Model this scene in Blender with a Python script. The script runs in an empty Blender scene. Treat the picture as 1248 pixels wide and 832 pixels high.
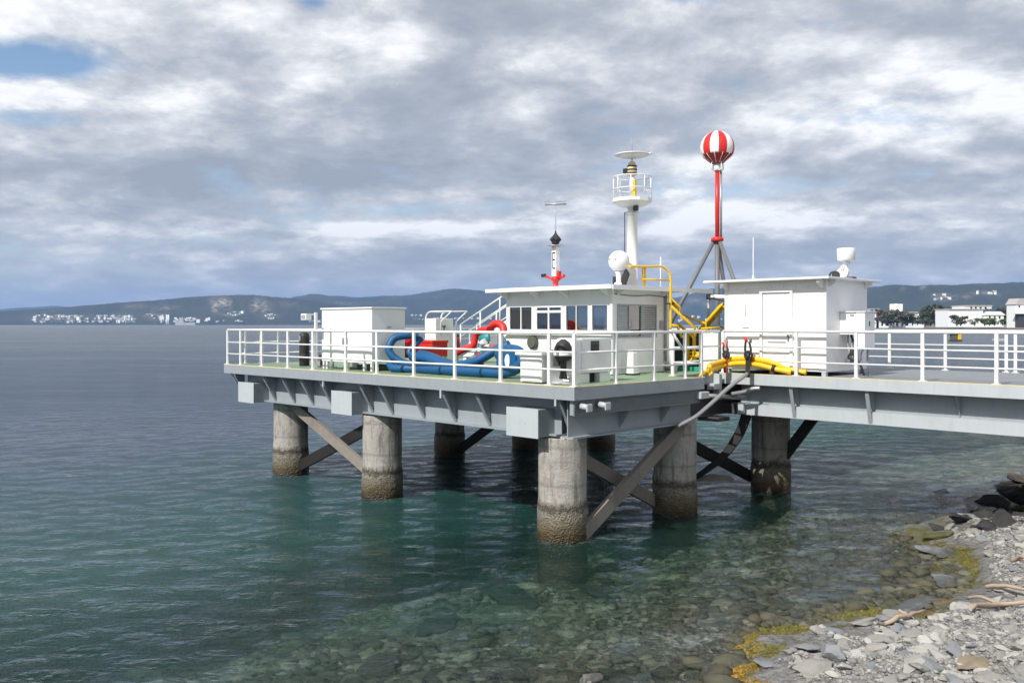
HAZE = 6e-5; SUNE = 4.4; EXPO = .2; CLOUD = 1.2
# (azimuth, elevation, half widths, strength) of the blue gaps and the grey masses of the cloud deck, degrees
BLUE = [(-29, 14.5, 5.5, 1.2, .30), (-29, 11.5, 3, .8, .2), (-19, 20.5, 4, 1.0, .25), (-12.5, 19.3, 1.5, .6, .2), (11, 20, 3, 1., .15), (-28, 4, 9, 2.0, .10), (-3, 7.4, 6, .7, .10), (17, 8.2, 7, .7, .14)]
GREY = [(-20, 8.8, 14, 1.8, .22), (-6, 10.5, 16, 2.6, .15), (10, 12, 12, 2.6, .10), (24, 8.6, 9, 1.8, .24), (20, 18, 12, 2., .06), (-20, 12.2, 11, 1.6, -.14), (-14, 18, 16, 3, -.16), (22, 12.2, 8, 1.5, -.22), (12, 9.7, 7, .8, -.10), (-4, 6.0, 10, .7, -.22), (18, 6.3, 12, .8, -.22), (-2, 4.0, 14, 1.3, .14), (18, 4.2, 12, 1.2, .12), (-24, 5.4, 8, .9, -.08), (-24, 2.2, 12, 1.4, .04)]
import bpy, bmesh, math, random
import numpy as np
from mathutils import Vector, Matrix, Quaternion, noise as mnoise
R = math.radians
rnd = random.Random(7)
sc = bpy.context.scene
COL = sc.collection
# platform frame: u runs along the sunlit front edge away from the near corner, v runs back along
# the right edge, z up; world = O + ...
OX, OY, S2 = 1.38, 19.82, math.sqrt(.5)
ROT = R(-45)
def W(u, v, z=0.): return Vector((OX + S2*(v-u), OY + S2*(u+v), z))

# ------------------------------------------------------------------ materials
def newmat(name):
    m = bpy.data.materials.new(name); m.use_nodes = True
    nt = m.node_tree; b = nt.nodes['Principled BSDF']
    return m, nt, b
def N(nt, t, **k):
    n = nt.nodes.new(t)
    for a, v in k.items():
        if a.startswith('i_'):
            key = a[2:]
            n.inputs[int(key) if key.isdigit() else key.replace('_', ' ')].default_value = v
        else: setattr(n, a, v)
    return n
def ramp(nt, src, pts, interp='LINEAR'):
    r = nt.nodes.new('ShaderNodeValToRGB'); r.color_ramp.interpolation = interp
    e = r.color_ramp.elements
    while len(e) < len(pts): e.new(.5)
    for i, (p, c) in enumerate(pts):
        e[i].position = p; e[i].color = c if len(c) == 4 else (*c, 1)
    nt.links.new(src, r.inputs[0]); return r
def mixc(nt, fac, a, b, mode='MIX'):
    m = nt.nodes.new('ShaderNodeMix'); m.data_type = 'RGBA'; m.blend_type = mode
    for s, v in ((0, fac), (6, a), (7, b)):
        if hasattr(v, 'default_value'): nt.links.new(v, m.inputs[s])
        elif s == 0: m.inputs[0].default_value = v
        else: m.inputs[s].default_value = (*v, 1)
    return m.outputs[2]
def math_(nt, op, a, b=None, clamp=False):
    m = nt.nodes.new('ShaderNodeMath'); m.operation = op; m.use_clamp = clamp
    for i, v in ((0, a), (1, b)):
        if v is None: continue
        if hasattr(v, 'default_value'): nt.links.new(v, m.inputs[i])
        else: m.inputs[i].default_value = v
    return m.outputs[0]
def g(v): return (v, v, v)

def paint(name, rgb, rough=.45, dirt=.25, rust=0., metal=0., bump=.0, dirtcol=(.25, .22, .18), streak=6.):
    m, nt, b = newmat(name); L = nt.links
    geo = N(nt, 'ShaderNodeNewGeometry')
    n1 = N(nt, 'ShaderNodeTexNoise', i_Scale=1.7, i_Detail=6., i_Roughness=.65)
    L.new(geo.outputs['Position'], n1.inputs['Vector'])
    mp = N(nt, 'ShaderNodeMapping'); mp.inputs['Scale'].default_value = (streak, streak, .5)
    L.new(geo.outputs['Position'], mp.inputs[0])
    n2 = N(nt, 'ShaderNodeTexNoise', i_Scale=1.5, i_Detail=4., i_Roughness=.6)
    L.new(mp.outputs[0], n2.inputs['Vector'])
    f1 = ramp(nt, n1.outputs[0], [(.45, g(0)), (.75, g(1))]).outputs[0]
    f2 = ramp(nt, n2.outputs[0], [(.5, g(0)), (.8, g(1))]).outputs[0]
    f = math_(nt, 'MULTIPLY', math_(nt, 'ADD', f1, f2), dirt*.5)
    c = mixc(nt, f, rgb, dirtcol)
    if rust > 0:
        n3 = N(nt, 'ShaderNodeTexNoise', i_Scale=9., i_Detail=8., i_Roughness=.7)
        L.new(mp.outputs[0], n3.inputs['Vector'])
        fr = ramp(nt, n3.outputs[0], [(.66-.1*rust, g(0)), (.72, g(1))]).outputs[0]
        c = mixc(nt, math_(nt, 'MULTIPLY', fr, rust), c, (.22, .09, .035))
    L.new(c, b.inputs['Base Color'])
    rr = math_(nt, 'ADD', math_(nt, 'MULTIPLY', n1.outputs[0], .3), rough-.12)
    L.new(rr, b.inputs['Roughness']); b.inputs['Metallic'].default_value = metal
    if bump > 0:
        bp = N(nt, 'ShaderNodeBump', i_Strength=bump, i_Distance=.02)
        n4 = N(nt, 'ShaderNodeTexNoise', i_Scale=5., i_Detail=5.)
        L.new(geo.outputs['Position'], n4.inputs['Vector'])
        L.new(n4.outputs[0], bp.inputs['Height']); L.new(bp.outputs[0], b.inputs['Normal'])
    return m
M = {}
M['white'] = paint('white_paint', (.82, .82, .815), .4, .14, .28)
M['whiteclean'] = paint('white_clean', (.84, .84, .835), .35, .05, .0)
M['rail'] = paint('rail_white', (.80, .80, .80), .35, .25, .5)
M['cab'] = paint('cabinet_white', (.82, .82, .81), .45, .07, .03)
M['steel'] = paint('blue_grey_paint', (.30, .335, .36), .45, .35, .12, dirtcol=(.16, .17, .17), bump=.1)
M['steel_light'] = paint('pale_grey_paint', (.46, .50, .52), .45, .3, .15, dirtcol=(.2, .2, .2))
M['galv'] = paint('galvanised', (.36, .37, .38), .4, .3, .1, metal=.5)
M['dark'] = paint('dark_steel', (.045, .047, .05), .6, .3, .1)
M['black'] = paint('black_rubber', (.015, .015, .017), .55, .2, 0)
M['green'] = paint('deck_green', (.20, .29, .19), .7, .6, .0, dirtcol=(.30, .29, .22), streak=1.)
M['greenbox'] = paint('machine_green', (.015, .05, .035), .5, .3)
M['mint'] = paint('green_base', (.02, .32, .2), .5, .2)
M['deckgrey'] = paint('deck_grey', (.22, .24, .26), .7, .5, .0, dirtcol=(.13, .13, .13), streak=1.)
M['yellow'] = paint('yellow_paint', (.85, .52, .015), .45, .25, .25, dirtcol=(.35, .22, .05))
M['mastgrey'] = paint('mast_grey', (.15, .155, .165), .45, .3, .1)
M['yedge'] = paint('yellow_edge', (.70, .60, .32), .6, .4, .1)
M['red'] = paint('red_paint', (.62, .018, .014), .38, .15)
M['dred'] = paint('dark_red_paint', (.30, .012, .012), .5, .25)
M['blue'] = paint('blue_hose', (.004, .085, .22), .5, .45, dirtcol=(.006, .05, .12))
M['teal'] = paint('teal_fitting', (.03, .25, .26), .4, .1)
M['olive'] = paint('vent_mesh', (.10, .105, .08), .7, .6, dirtcol=(.03, .03, .03), streak=20.)
M['wood'] = paint('weathered_timber', (.25, .225, .195), .8, .7, dirtcol=(.06, .055, .05), bump=.5)
M['tar'] = paint('tarred_timber', (.010, .009, .009), .75, .4, dirtcol=(.022, .02, .018), bump=.5)
M['drift'] = paint('driftwood', (.40, .31, .235), .8, .5, dirtcol=(.25, .17, .11), bump=.5)
M['trunk'] = paint('bark', (.10, .075, .055), .9, .5)
M['farwhite'] = paint('render_white', (.88, .88, .86), .7, .08)
M['farroof'] = paint('roof_tiles', (.46, .43, .41), .8, .4)
M['fargrey'] = paint('weathered_wall', (.45, .46, .46), .7, .4)
def glassmat(name, col, rough=.05):
    m, nt, b = newmat(name)
    b.inputs['Base Color'].default_value = (*col, 1); b.inputs['Roughness'].default_value = rough
    b.inputs['Specular IOR Level'].default_value = .8
    return m
def clear_glass():
    m, nt, b = newmat('window_glass'); L = nt.links
    out = nt.nodes['Material Output']
    gl = N(nt, 'ShaderNodeBsdfGlossy', i_Roughness=.02)
    tr = N(nt, 'ShaderNodeBsdfTransparent'); tr.inputs[0].default_value = (.80, .87, .86, 1)
    fr = N(nt, 'ShaderNodeFresnel', i_IOR=1.5)
    f = math_(nt, 'ADD', math_(nt, 'MULTIPLY', fr.outputs[0], .9), .20, True)
    mx = N(nt, 'ShaderNodeMixShader')
    L.new(f, mx.inputs[0]); L.new(tr.outputs[0], mx.inputs[1]); L.new(gl.outputs[0], mx.inputs[2])
    L.new(mx.outputs[0], out.inputs[0]); return m
M['glass'] = clear_glass()
M['lens'] = glassmat('dark_lens', (.01, .01, .012))
def louvre():
    m, nt, b = newmat('louvre_grey'); L = nt.links
    b.inputs['Base Color'].default_value = (.33, .36, .38, 1); b.inputs['Roughness'].default_value = .5
    return m
M['louvre'] = louvre()

def concrete():
    m, nt, b = newmat('pile_concrete'); L = nt.links
    geo = N(nt, 'ShaderNodeNewGeometry'); sep = N(nt, 'ShaderNodeSeparateXYZ')
    L.new(geo.outputs['Position'], sep.inputs[0])
    n1 = N(nt, 'ShaderNodeTexNoise', i_Scale=1.6, i_Detail=8., i_Roughness=.7, i_Distortion=.6)
    n2 = N(nt, 'ShaderNodeTexNoise', i_Scale=14., i_Detail=6., i_Roughness=.75)
    mp = N(nt, 'ShaderNodeMapping'); mp.inputs['Scale'].default_value = (5, 5, .7)
    L.new(geo.outputs['Position'], mp.inputs[0])
    n3 = N(nt, 'ShaderNodeTexNoise', i_Scale=1.3, i_Detail=6., i_Roughness=.65)
    L.new(mp.outputs[0], n3.inputs['Vector'])
    for n in (n1, n2): L.new(geo.outputs['Position'], n.inputs['Vector'])
    base = ramp(nt, n1.outputs[0], [(.3, (.20, .185, .165)), (.46, (.44, .415, .38)), (.6, (.36, .34, .31)), (.75, (.25, .23, .2))]).outputs[0]
    base = mixc(nt, math_(nt, 'MULTIPLY', ramp(nt, n3.outputs[0], [(.50, g(0)), (.64, g(1))]).outputs[0], .75), base, (.13, .11, .09))
    base = mixc(nt, math_(nt, 'MULTIPLY', ramp(nt, n2.outputs[0], [(.58, g(0)), (.7, g(1))]).outputs[0], .45), base, (.14, .13, .12))
    # horizontal pour joints
    wj = N(nt, 'ShaderNodeTexWave', wave_type='BANDS', bands_direction='Z', i_Scale=.36, i_Distortion=1.2, i_Detail=2.)
    L.new(geo.outputs['Position'], wj.inputs['Vector'])
    base = mixc(nt, math_(nt, 'MULTIPLY', ramp(nt, wj.outputs[0], [(.96, g(0)), (1., g(1))]).outputs[0], .35), base, (.12, .11, .1))
    # tidal growth keyed to height above the water, edge broken by noise
    zz = math_(nt, 'ADD', sep.outputs[2], math_(nt, 'MULTIPLY', math_(nt, 'SUBTRACT', n1.outputs[0], .5), .45))
    zf = math_(nt, 'ADD', zz, math_(nt, 'MULTIPLY', math_(nt, 'SUBTRACT', n2.outputs[0], .5), .5))
    tide = ramp(nt, math_(nt, 'MULTIPLY', zf, .5), [(.02, (.035, .022, .008)), (.10, (.075, .052, .016)), (.2, (.16, .135, .09)), (.34, (.26, .24, .195)), (.41, (.035, .03, .018)), (.45, (.07, .06, .04))]).outputs[0]
    speck = N(nt, 'ShaderNodeTexVoronoi', i_Scale=22.)
    L.new(geo.outputs['Position'], speck.inputs['Vector'])
    tide = mixc(nt, math_(nt, 'MULTIPLY', ramp(nt, speck.outputs['Distance'], [(.15, g(1)), (.45, g(0))]).outputs[0], .75), tide, (.035, .026, .012))
    ft = ramp(nt, zf, [(.80, g(1)), (.98, g(0))]).outputs[0]
    zz2 = ramp(nt, zz, [(.85, g(.45)), (1., g(0))]).outputs[0]
    c = mixc(nt, zz2, base, (.10, .085, .06))
    c = mixc(nt, ft, c, tide)
    L.new(c, b.inputs['Base Color'])
    L.new(ramp(nt, zf, [(.0, g(.25)), (.35, g(.75))]).outputs[0], b.inputs['Roughness'])
    bp = N(nt, 'ShaderNodeBump', i_Strength=.8, i_Distance=.04)
    L.new(math_(nt, 'ADD', n2.outputs[0], math_(nt, 'MULTIPLY', ft, speck.outputs['Distance'])), bp.inputs['Height'])
    L.new(bp.outputs[0], b.inputs['Normal'])
    return m
M['concrete'] = concrete()

def stone(name, c1, c2, c3, moss=0., wet=True):
    m, nt, b = newmat(name); L = nt.links
    geo = N(nt, 'ShaderNodeNewGeometry'); oi = N(nt, 'ShaderNodeObjectInfo'); sep = N(nt, 'ShaderNodeSeparateXYZ')
    L.new(geo.outputs['Position'], sep.inputs[0])
    n1 = N(nt, 'ShaderNodeTexNoise', i_Scale=3., i_Detail=8., i_Roughness=.7, i_Distortion=.4)
    n2 = N(nt, 'ShaderNodeTexNoise', i_Scale=25., i_Detail=6., i_Roughness=.8)
    for n in (n1, n2): L.new(geo.outputs['Position'], n.inputs['Vector'])
    a = mixc(nt, oi.outputs['Random'], c1, c2)
    c = mixc(nt, ramp(nt, n1.outputs[0], [(.4, g(0)), (.65, g(1))]).outputs[0], a, c3)
    c = mixc(nt, math_(nt, 'MULTIPLY', ramp(nt, n2.outputs[0], [(.55, g(0)), (.75, g(1))]).outputs[0], .5), c, (.1, .1, .095))
    if moss:
        c = mixc(nt, math_(nt, 'MULTIPLY', ramp(nt, n1.outputs[0], [(.35, g(0)), (.5, g(1))]).outputs[0], moss), c, (.075, .072, .014))
    if wet:   # wet stone by the water line
        zf = math_(nt, 'ADD', sep.outputs[2], math_(nt, 'MULTIPLY', n1.outputs[0], .3))
        fw = ramp(nt, zf, [(.22, g(1)), (.36, g(0))]).outputs[0]
        c = mixc(nt, math_(nt, 'MULTIPLY', fw, .75), c, (.035, .034, .025))
        L.new(math_(nt, 'SUBTRACT', .85, math_(nt, 'MULTIPLY', fw, .55)), b.inputs['Roughness'])
    else: b.inputs['Roughness'].default_value = .8
    L.new(c, b.inputs['Base Color'])
    bp = N(nt, 'ShaderNodeBump', i_Strength=.6, i_Distance=.03)
    L.new(math_(nt, 'ADD', n1.outputs[0], math_(nt, 'MULTIPLY', n2.outputs[0], .4)), bp.inputs['Height'])
    L.new(bp.outputs[0], b.inputs['Normal']); return m
M['rock'] = stone('pale_stone', (.30, .29, .27), (.20, .20, .195), (.28, .265, .235))
M['rockwhite'] = stone('white_stone', (.46, .45, .425), (.36, .35, .335), (.34, .33, .30))
M['rockblue'] = stone('blue_grey_stone', (.16, .175, .19), (.2, .21, .22), (.24, .25, .26))
M['rockdark'] = stone('black_wet_stone', (.018, .018, .02), (.03, .03, .032), (.05, .048, .045))
M['rocktan'] = stone('tan_stone', (.28, .23, .16), (.30, .25, .18), (.20, .16, .10), wet=False)
M['rockrust'] = stone('rusty_stone', (.15, .09, .03), (.17, .10, .03), (.08, .05, .02), moss=.3)
M['rockmoss'] = stone('mossy_stone', (.10, .095, .05), (.12, .11, .05), (.08, .08, .03), moss=.9)
M['rocksub'] = stone('drowned_stone', (.035, .035, .03), (.05, .045, .04), (.03, .032, .028), wet=False)

# ------------------------------------------------------------------ mesh builder
def smooth_pts(pts, k=6):
    P = [Vector(p) for p in pts]
    if len(P) < 3: return P
    out = []
    for i in range(len(P)-1):
        p0 = P[max(i-1, 0)]; p1 = P[i]; p2 = P[i+1]; p3 = P[min(i+2, len(P)-1)]
        for j in range(k):
            t = j/k
            out.append(.5*((2*p1)+(p2-p0)*t+(2*p0-5*p1+4*p2-p3)*t*t+(3*p1-p0-3*p2+p3)*t**3))
    out.append(P[-1]); return out
class MB:
    """collects shapes given as (u, v, z) and links them as one mesh object"""
    def __init__(s, world=False): s.bm = bmesh.new(); s.world = world
    def _p(s, p): return Vector(p) if s.world else Vector((-p[0], p[1], p[2]))
    def poly(s, pts, faces, mi=0, smooth=False):
        vs = [s.bm.verts.new(s._p(p)) for p in pts]
        for f in faces:
            try:
                fc = s.bm.faces.new([vs[i] for i in f]); fc.material_index = mi; fc.smooth = smooth
            except ValueError: pass
        return vs
    def box(s, u0, u1, v0, v1, z0, z1, mi=0, bev=0., rot=None, piv=None):
        P = [Vector((u, v, z)) for z in (z0, z1) for v in (v0, v1) for u in (u0, u1)]
        if rot is not None:
            c = Vector(piv) if piv else sum(P, Vector())/8
            P = [c + rot @ (p-c) for p in P]
        vs = [s.bm.verts.new(s._p(p)) for p in P]; fs = []
        for f in ((0, 1, 3, 2), (4, 6, 7, 5), (0, 4, 5, 1), (2, 3, 7, 6), (0, 2, 6, 4), (1, 5, 7, 3)):
            fc = s.bm.faces.new([vs[i] for i in f]); fc.material_index = mi; fs.append(fc)
        if bev > 0:
            es = {e for f in fs for e in f.edges}
            r = bmesh.ops.bevel(s.bm, geom=list(es), offset=bev, segments=2, affect='EDGES', profile=.6)
            for f in r['faces']: f.material_index = mi
        return s
    def tube(s, pts, r, n=10, mi=0, smooth=True, rr=None, caps=True):
        P = [s._p(p) for p in pts]; rings = []
        up = Vector((0, 0, 1)); prev = None
        for i, p in enumerate(P):
            d = (P[min(i+1, len(P)-1)]-P[max(i-1, 0)]).normalized()
            if prev is None:
                a = up.cross(d)
                if a.length < .05: a = Vector((1, 0, 0)).cross(d)
                a.normalize()
            else:
                a = prev - d*prev.dot(d)
                if a.length < 1e-4: a = up.cross(d)
                a.normalize()
            prev = a; b = d.cross(a)
            q = rr[i] if rr else r
            rings.append([s.bm.verts.new(p+(a*math.cos(2*math.pi*k/n)+b*math.sin(2*math.pi*k/n))*q) for k in range(n)])
        for i in range(len(rings)-1):
            for k in range(n):
                f = s.bm.faces.new((rings[i][k], rings[i][(k+1) % n], rings[i+1][(k+1) % n], rings[i+1][k]))
                f.smooth = smooth; f.material_index = mi
        if caps:
            for rg in (rings[0][::-1], rings[-1]):
                f = s.bm.faces.new(rg); f.material_index = mi
        return s
    def cyl(s, p0, p1, r, r1=None, n=16, mi=0):
        return s.tube([p0, p1], r, n, mi, rr=[r, r if r1 is None else r1])
    def lathe(s, c, prof, n=24, mi=0, mats=None, smooth=True, a0=0):
        rings = []
        for (r, z) in prof:
            rings.append([s.bm.verts.new(s._p((c[0]+max(r, .0005)*math.cos(a0+2*math.pi*k/n), c[1]+max(r, .0005)*math.sin(a0+2*math.pi*k/n), c[2]+z))) for k in range(n)])
        for i in range(len(rings)-1):
            for k in range(n):
                f = s.bm.faces.new((rings[i][k], rings[i][(k+1) % n], rings[i+1][(k+1) % n], rings[i+1][k]))
                f.smooth = smooth; f.material_index = mats(i, k) if mats else mi
        for rg in (rings[0][::-1], rings[-1]):
            f = s.bm.faces.new(rg); f.material_index = mi if not mats else mats(0, 0)
        return s
    def prism(s, pts, off, mi=0):
        """pts: 3D outline, off: extrusion vector"""
        n = len(pts); o = Vector(off)
        A = [Vector(p) for p in pts]; P = A+[p+o for p in A]
        fs = [tuple(range(n)), tuple(range(2*n-1, n-1, -1))]+[(i, i+n, (i+1) % n+n, (i+1) % n) for i in range(n)]
        s.poly(P, fs, mi); return s
    def build(s, name, mats, parent=None, base=None):
        mats = mats if isinstance(mats, (list, tuple)) else [mats]
        bmesh.ops.recalc_face_normals(s.bm, faces=s.bm.faces[:])
        if parent is not None:
            b = Vector(parent['_b']); off = -b
        elif base is not None: off = -Vector((-base[0], base[1], base[2])) if not s.world else -Vector(base)
        else: off = Vector()
        bmesh.ops.translate(s.bm, verts=s.bm.verts[:], vec=off)
        me = bpy.data.meshes.new(name); s.bm.to_mesh(me); s.bm.free()
        for m in mats: me.materials.append(M[m] if isinstance(m, str) else m)
        o = bpy.data.objects.new(name, me); COL.objects.link(o)
        if parent is not None:
            o.parent = parent; o['_b'] = parent['_b']
        elif base is not None:
            if s.world: o.location = base
            else: o.location = W(*base); o.rotation_euler.z = ROT
            o['_b'] = tuple(-off)
        return o
def tag(o, label=None, cat=None, group=None, kind=None):
    for k, v in (('label', label), ('category', cat), ('group', group), ('kind', kind)):
        if v: o[k] = v
    return o
def thing(name, label, cat, base, group=None, world=False):
    o = bpy.data.objects.new(name, None); COL.objects.link(o); o.empty_display_size = .2
    if world: o.location = base; o['_b'] = tuple(base)
    else: o.location = W(*base); o.rotation_euler.z = ROT; o['_b'] = (-base[0], base[1], base[2])
    return tag(o, label, cat, group)
def box(*a, **k): m = MB(); m.box(*a, **k); return m
def tube(pts, r, n=10, sm=False, **k): m = MB(); m.tube(smooth_pts(pts) if sm else pts, r, n, **k); return m
# ------------------------------------------------------------------ platform
UL, VB = 16.2, 14.2      # left end, back edge
ZD = 3.70                # deck level above the water
plat = thing('pier_platform', 'large grey steel platform with green deck standing on round concrete piles in the water', 'pier platform', (0, 0, 0))
m = MB()
m.box(.06, UL-.06, .06, 5.2, 3.60, ZD)
m.box(1.06, UL-.06, 5.2, VB-.06, 3.60, ZD)
m.build('deck', 'green', plat)
m = MB()   # edge channel
m.box(0, UL, 0, .055, 3.40, 3.69, bev=.006); m.box(0, UL, .055, .2, 3.40, 3.425)
m.box(0, .055, .06, 5.2, 3.40, 3.69, bev=.006); m.box(.055, .2, .2, 5.2, 3.40, 3.425)
m.box(UL-.055, UL, .06, VB, 3.40, 3.69); m.box(1., UL-.06, VB-.055, VB, 3.40, 3.69)
m.box(.06, 1.0, 5.145, 5.2, 3.40, 3.69); m.box(1., 1.055, 5.205, 7.45, 3.40, 3.69)
m.build('edge_channel', 'steel', plat)
m = MB()
m.box(0, UL, 0, .07, 3.692, 3.712); m.box(0, .07, .075, 5.2, 3.692, 3.712)
m.box(UL-.07, UL, .075, VB, 3.692, 3.712)
m.build('deck_edge_stripe', 'yedge', plat)
def ibeam(name, a, b, z0, z1, fw=.4, tw=.03, mat='steel', parent=plat):
    """I beam between two (u,v) points"""
    m = MB(); a = Vector((*a, 0)); b = Vector((*b, 0)); d = (b-a).normalized(); n = Vector((-d.y, d.x, 0))
    def slab(w, za, zb):
        p = [a-n*w/2, b-n*w/2, b+n*w/2, a+n*w/2]
        m.prism([(q.x, q.y, za) for q in p], (0, 0, zb-za))
    slab(fw, z0, z0+.04); slab(tw, z0+.04, z1-.04); slab(fw, z1-.04, z1)
    m.build(name, mat, parent)
ibeam('edge_girder', (.9, .60), (15.6, .60), 2.5, 3.595)
ibeam('edge_girder', (.9, 9.6), (15.6, 9.6), 2.5, 3.595)
ibeam('edge_girder', (.9, 5.2), (15.6, 5.2), 2.5, 3.595)
ibeam('edge_girder', (.9, 13.3), (15.6, 13.3), 2.5, 3.595)
ibeam('side_girder', (.42, .25), (.42, 5.15), 2.5, 3.595, fw=.34)
ibeam('side_girder', (15.9, .8), (15.9, 13.6), 2.7, 3.595)
m = MB(); m.box(.08, .22, .1, 5.1, 3.06, 3.40); m.box(.08, .12, .1, 5.1, 3.05, 3.40); m.build('side_channel', 'steel', plat)
for uc in (1.62, 9.02, 14.65):
    m = MB(); m.box(uc-.5, uc+.5, .02, 13.0, 2.48, 3.12); cb = m.build('cross_beam', 'steel', plat)
    m = MB(); m.box(uc-.52, uc+.52, -.005, .018, 2.46, 3.14, bev=.004)
    for k in (-.3, -.1): m.cyl((uc+k+.2, -.012, 2.8), (uc+k+.2, .0, 2.8), .018, n=8)
    m.build('end_plate', 'steel_light', cb)
# triangular gussets under the deck edge
for u in (.55, 3.3, 4.6, 5.9, 7.3, 8.25, 10.3, 11.4, 12.5, 13.7, 15.8):
    m = MB(); m.prism([(u, .08, 3.39), (u, .20, 3.39), (u, .58, 2.62), (u, .58, 3.55), (u, .08, 3.55)], (.03, 0, 0))
    m.prism([(u-.04, .06, 3.40), (u-.04, .56, 2.56), (u-.04, .58, 2.58), (u-.04, .09, 3.41)], (.10, 0, 0))
    m.build('gusset', 'steel', plat)
for v in (2.1, 3.8):
    m = MB(); m.prism([(.06, v, 3.04), (.40, v, 2.6), (.40, v, 3.04)], (0, .03, 0)); m.build('gusset', 'steel', plat)
m = MB(); m.box(4.5, 4.56, -.03, .0, 3.2, 3.42); m.build('drain_spout', 'steel_light', plat)
m = MB(); m.box(10.0, 10.06, .02, .08, 3.22, 3.42); m.build('drain_spout', 'steel_light', plat)
m = MB(); m.box(.55, .6, .0, .03, 3.25, 3.40); m.build('drain_spout', 'steel_light', plat)
for v, l in ((.25, .28), (.9, .3)):
    m = MB(); m.cyl((.05, v, 3.27), (-.22, v+.02, 3.24), .07, n=12); m.box(-.24, -.2, v-.09, v+.1, 3.15, 3.33, bev=.02)
    m.build('pipe_stub', 'steel_light', plat)
m = MB(); m.box(-.06, .3, 4.95, 5.35, 3.15, 3.33, bev=.02); m.build('pipe_bracket', 'steel_light', plat)
PR = .575
def pile(u, v, zt=2.5, r=PR, parent=plat):
    m = MB()
    prof = []
    nz = 120
    ph = rnd.random()*9
    for i in range(nz+1):
        z = -1.4+(zt+1.4)*i/nz if i else -5.2
        prof.append((r*(1+.010*mnoise.noise(Vector((z*1.3, ph, 0)))), z))
    n0 = len(m.bm.verts)
    m.lathe((u, v, 0), prof, n=72)
    cu = Vector((-u, v, 0))
    for vt in m.bm.verts:      # mussels and barnacles roughen the tidal part
        q = vt.co-cu; k = min(max((1.0+.25*mnoise.noise(Vector((q.x*2, q.y*2, ph)))-q.z)/.25, 0), 1)
        if k > 0:
            w_ = .5+.5*mnoise.noise(vt.co*9)+.5*mnoise.noise(vt.co*23)
            d_ = Vector((q.x, q.y, 0)).normalized()*(.012+.028*w_)*k; vt.co += d_
    m.build('pile', 'concrete', parent)
    m = MB(); m.box(u-.45, u+.45, v-.4, v+.4, zt, zt+.05); m.build('pile_cap', 'steel_light', parent)
for u, v in ((1.2, .95), (8.35, .98), (13.95, 1.3), (1.0, 5.3), (13.4, 8.0), (12.6, 11.5), (10.4, 13.6)):
    pile(u, v, 2.44)
def brace(name, p0, p1, w, t, mat, parent=plat, side=(0, 1, 0)):
    a, b = Vector(p0), Vector(p1); d = (b-a).normalized(); n = Vector(side); q = d.cross(n).normalized()
    m = MB()
    m.prism([a-q*w/2-n*t/2, a+q*w/2-n*t/2, b+q*w/2-n*t/2, b-q*w/2-n*t/2], n*t)
    m.build(name, mat, parent)
brace('diagonal_brace', (13.6, .95, 2.55), (8.6, .72, .75), .32, .12, 'wood')
brace('diagonal_brace', (13.6, 1.35, .25), (8.4, 1.15, 2.3), .34, .12, 'tar')
brace('diagonal_brace', (13.0, 8.0, .15), (9.3, 8.3, 2.5), .32, .14, 'tar')
brace('diagonal_brace', (1.32, 1.0, 2.15), (1.32, 5.2, .15), .32, .14, 'wood', side=(1, 0, 0))
brace('diagonal_brace', (.72, .95, .05), (.62, 5.15, 2.45), .34, .14, 'wood', side=(1, 0, 0))
brace('diagonal_brace', (1.4, 5.3, 2.2), (1.4, 10.0, .35), .32, .14, 'tar', side=(1, 0, 0))

# ------------------------------------------------------------------ bridge
BU = -34.0; BF, BB = 7.5, 13.5
br = thing('access_bridge', 'long grey steel footbridge deck running from the platform to the right shore', 'bridge', (0, 8, 0))
m = MB(); m.box(BU, .96, BF+.06, BB-.06, 3.58, 3.70); m.build('deck', 'deckgrey', br)
m = MB(); m.box(BU, .98, BF, BF+.055, 3.40, 3.69, bev=.006); m.box(BU, .98, BF+.055, BF+.2, 3.40, 3.43)
m.box(BU, .98, BB-.055, BB, 3.40, 3.69); m.build('edge_channel', 'steel_light', br)
m = MB(); m.box(BU, .98, BF, BF+.07, 3.692, 3.712); m.build('deck_edge_stripe', 'yedge', br)
for vv in (BF+.55, BB-.6):
    m = MB(); m.box(BU, .6, vv, vv+.04, 2.8, 3.575); gd = m.build('girder', 'steel', br)
    m = MB(); m.box(BU, .6, vv-.24, vv+.24, 2.52, 2.56); m.box(BU, .6, vv-.24, vv-.21, 2.56, 2.84); m.box(BU, .6, vv-.21, vv+.2, 2.81, 2.84)
    m.build('flange', 'steel_light', gd)
for u in (-1.2-2.1*i for i in range(0, 15)):
    m = MB(); m.prism([(u, BF+.08, 3.39), (u, BF+.20, 3.39), (u, BF+.54, 2.85), (u, BF+.54, 3.55), (u, BF+.08, 3.55)], (.03, 0, 0))
    if u > -4.: m.prism([(u-.04, BF+.06, 3.40), (u-.04, BF+.30, 2.55), (u-.04, BF+.33, 2.55), (u-.04, BF+.09, 3.41)], (.10, 0, 0))
    m.build('gusset', 'steel', br)
pile(.85, 10.2, 2.44, parent=br)
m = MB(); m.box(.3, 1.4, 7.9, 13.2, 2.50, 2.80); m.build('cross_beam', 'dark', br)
for uu in (-12, -22):
    m = MB(); m.box(uu-.25, uu+.25, 7.9, 13.2, 2.2, 2.52); m.build('cross_beam', 'steel', br)
    pile(uu, 10.5, 2.2, parent=br)
brace('diagonal_brace', (.45, 10.2, 1.0), (-.68, 10.4, 2.6), .3, .14, 'tar', br)
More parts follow.
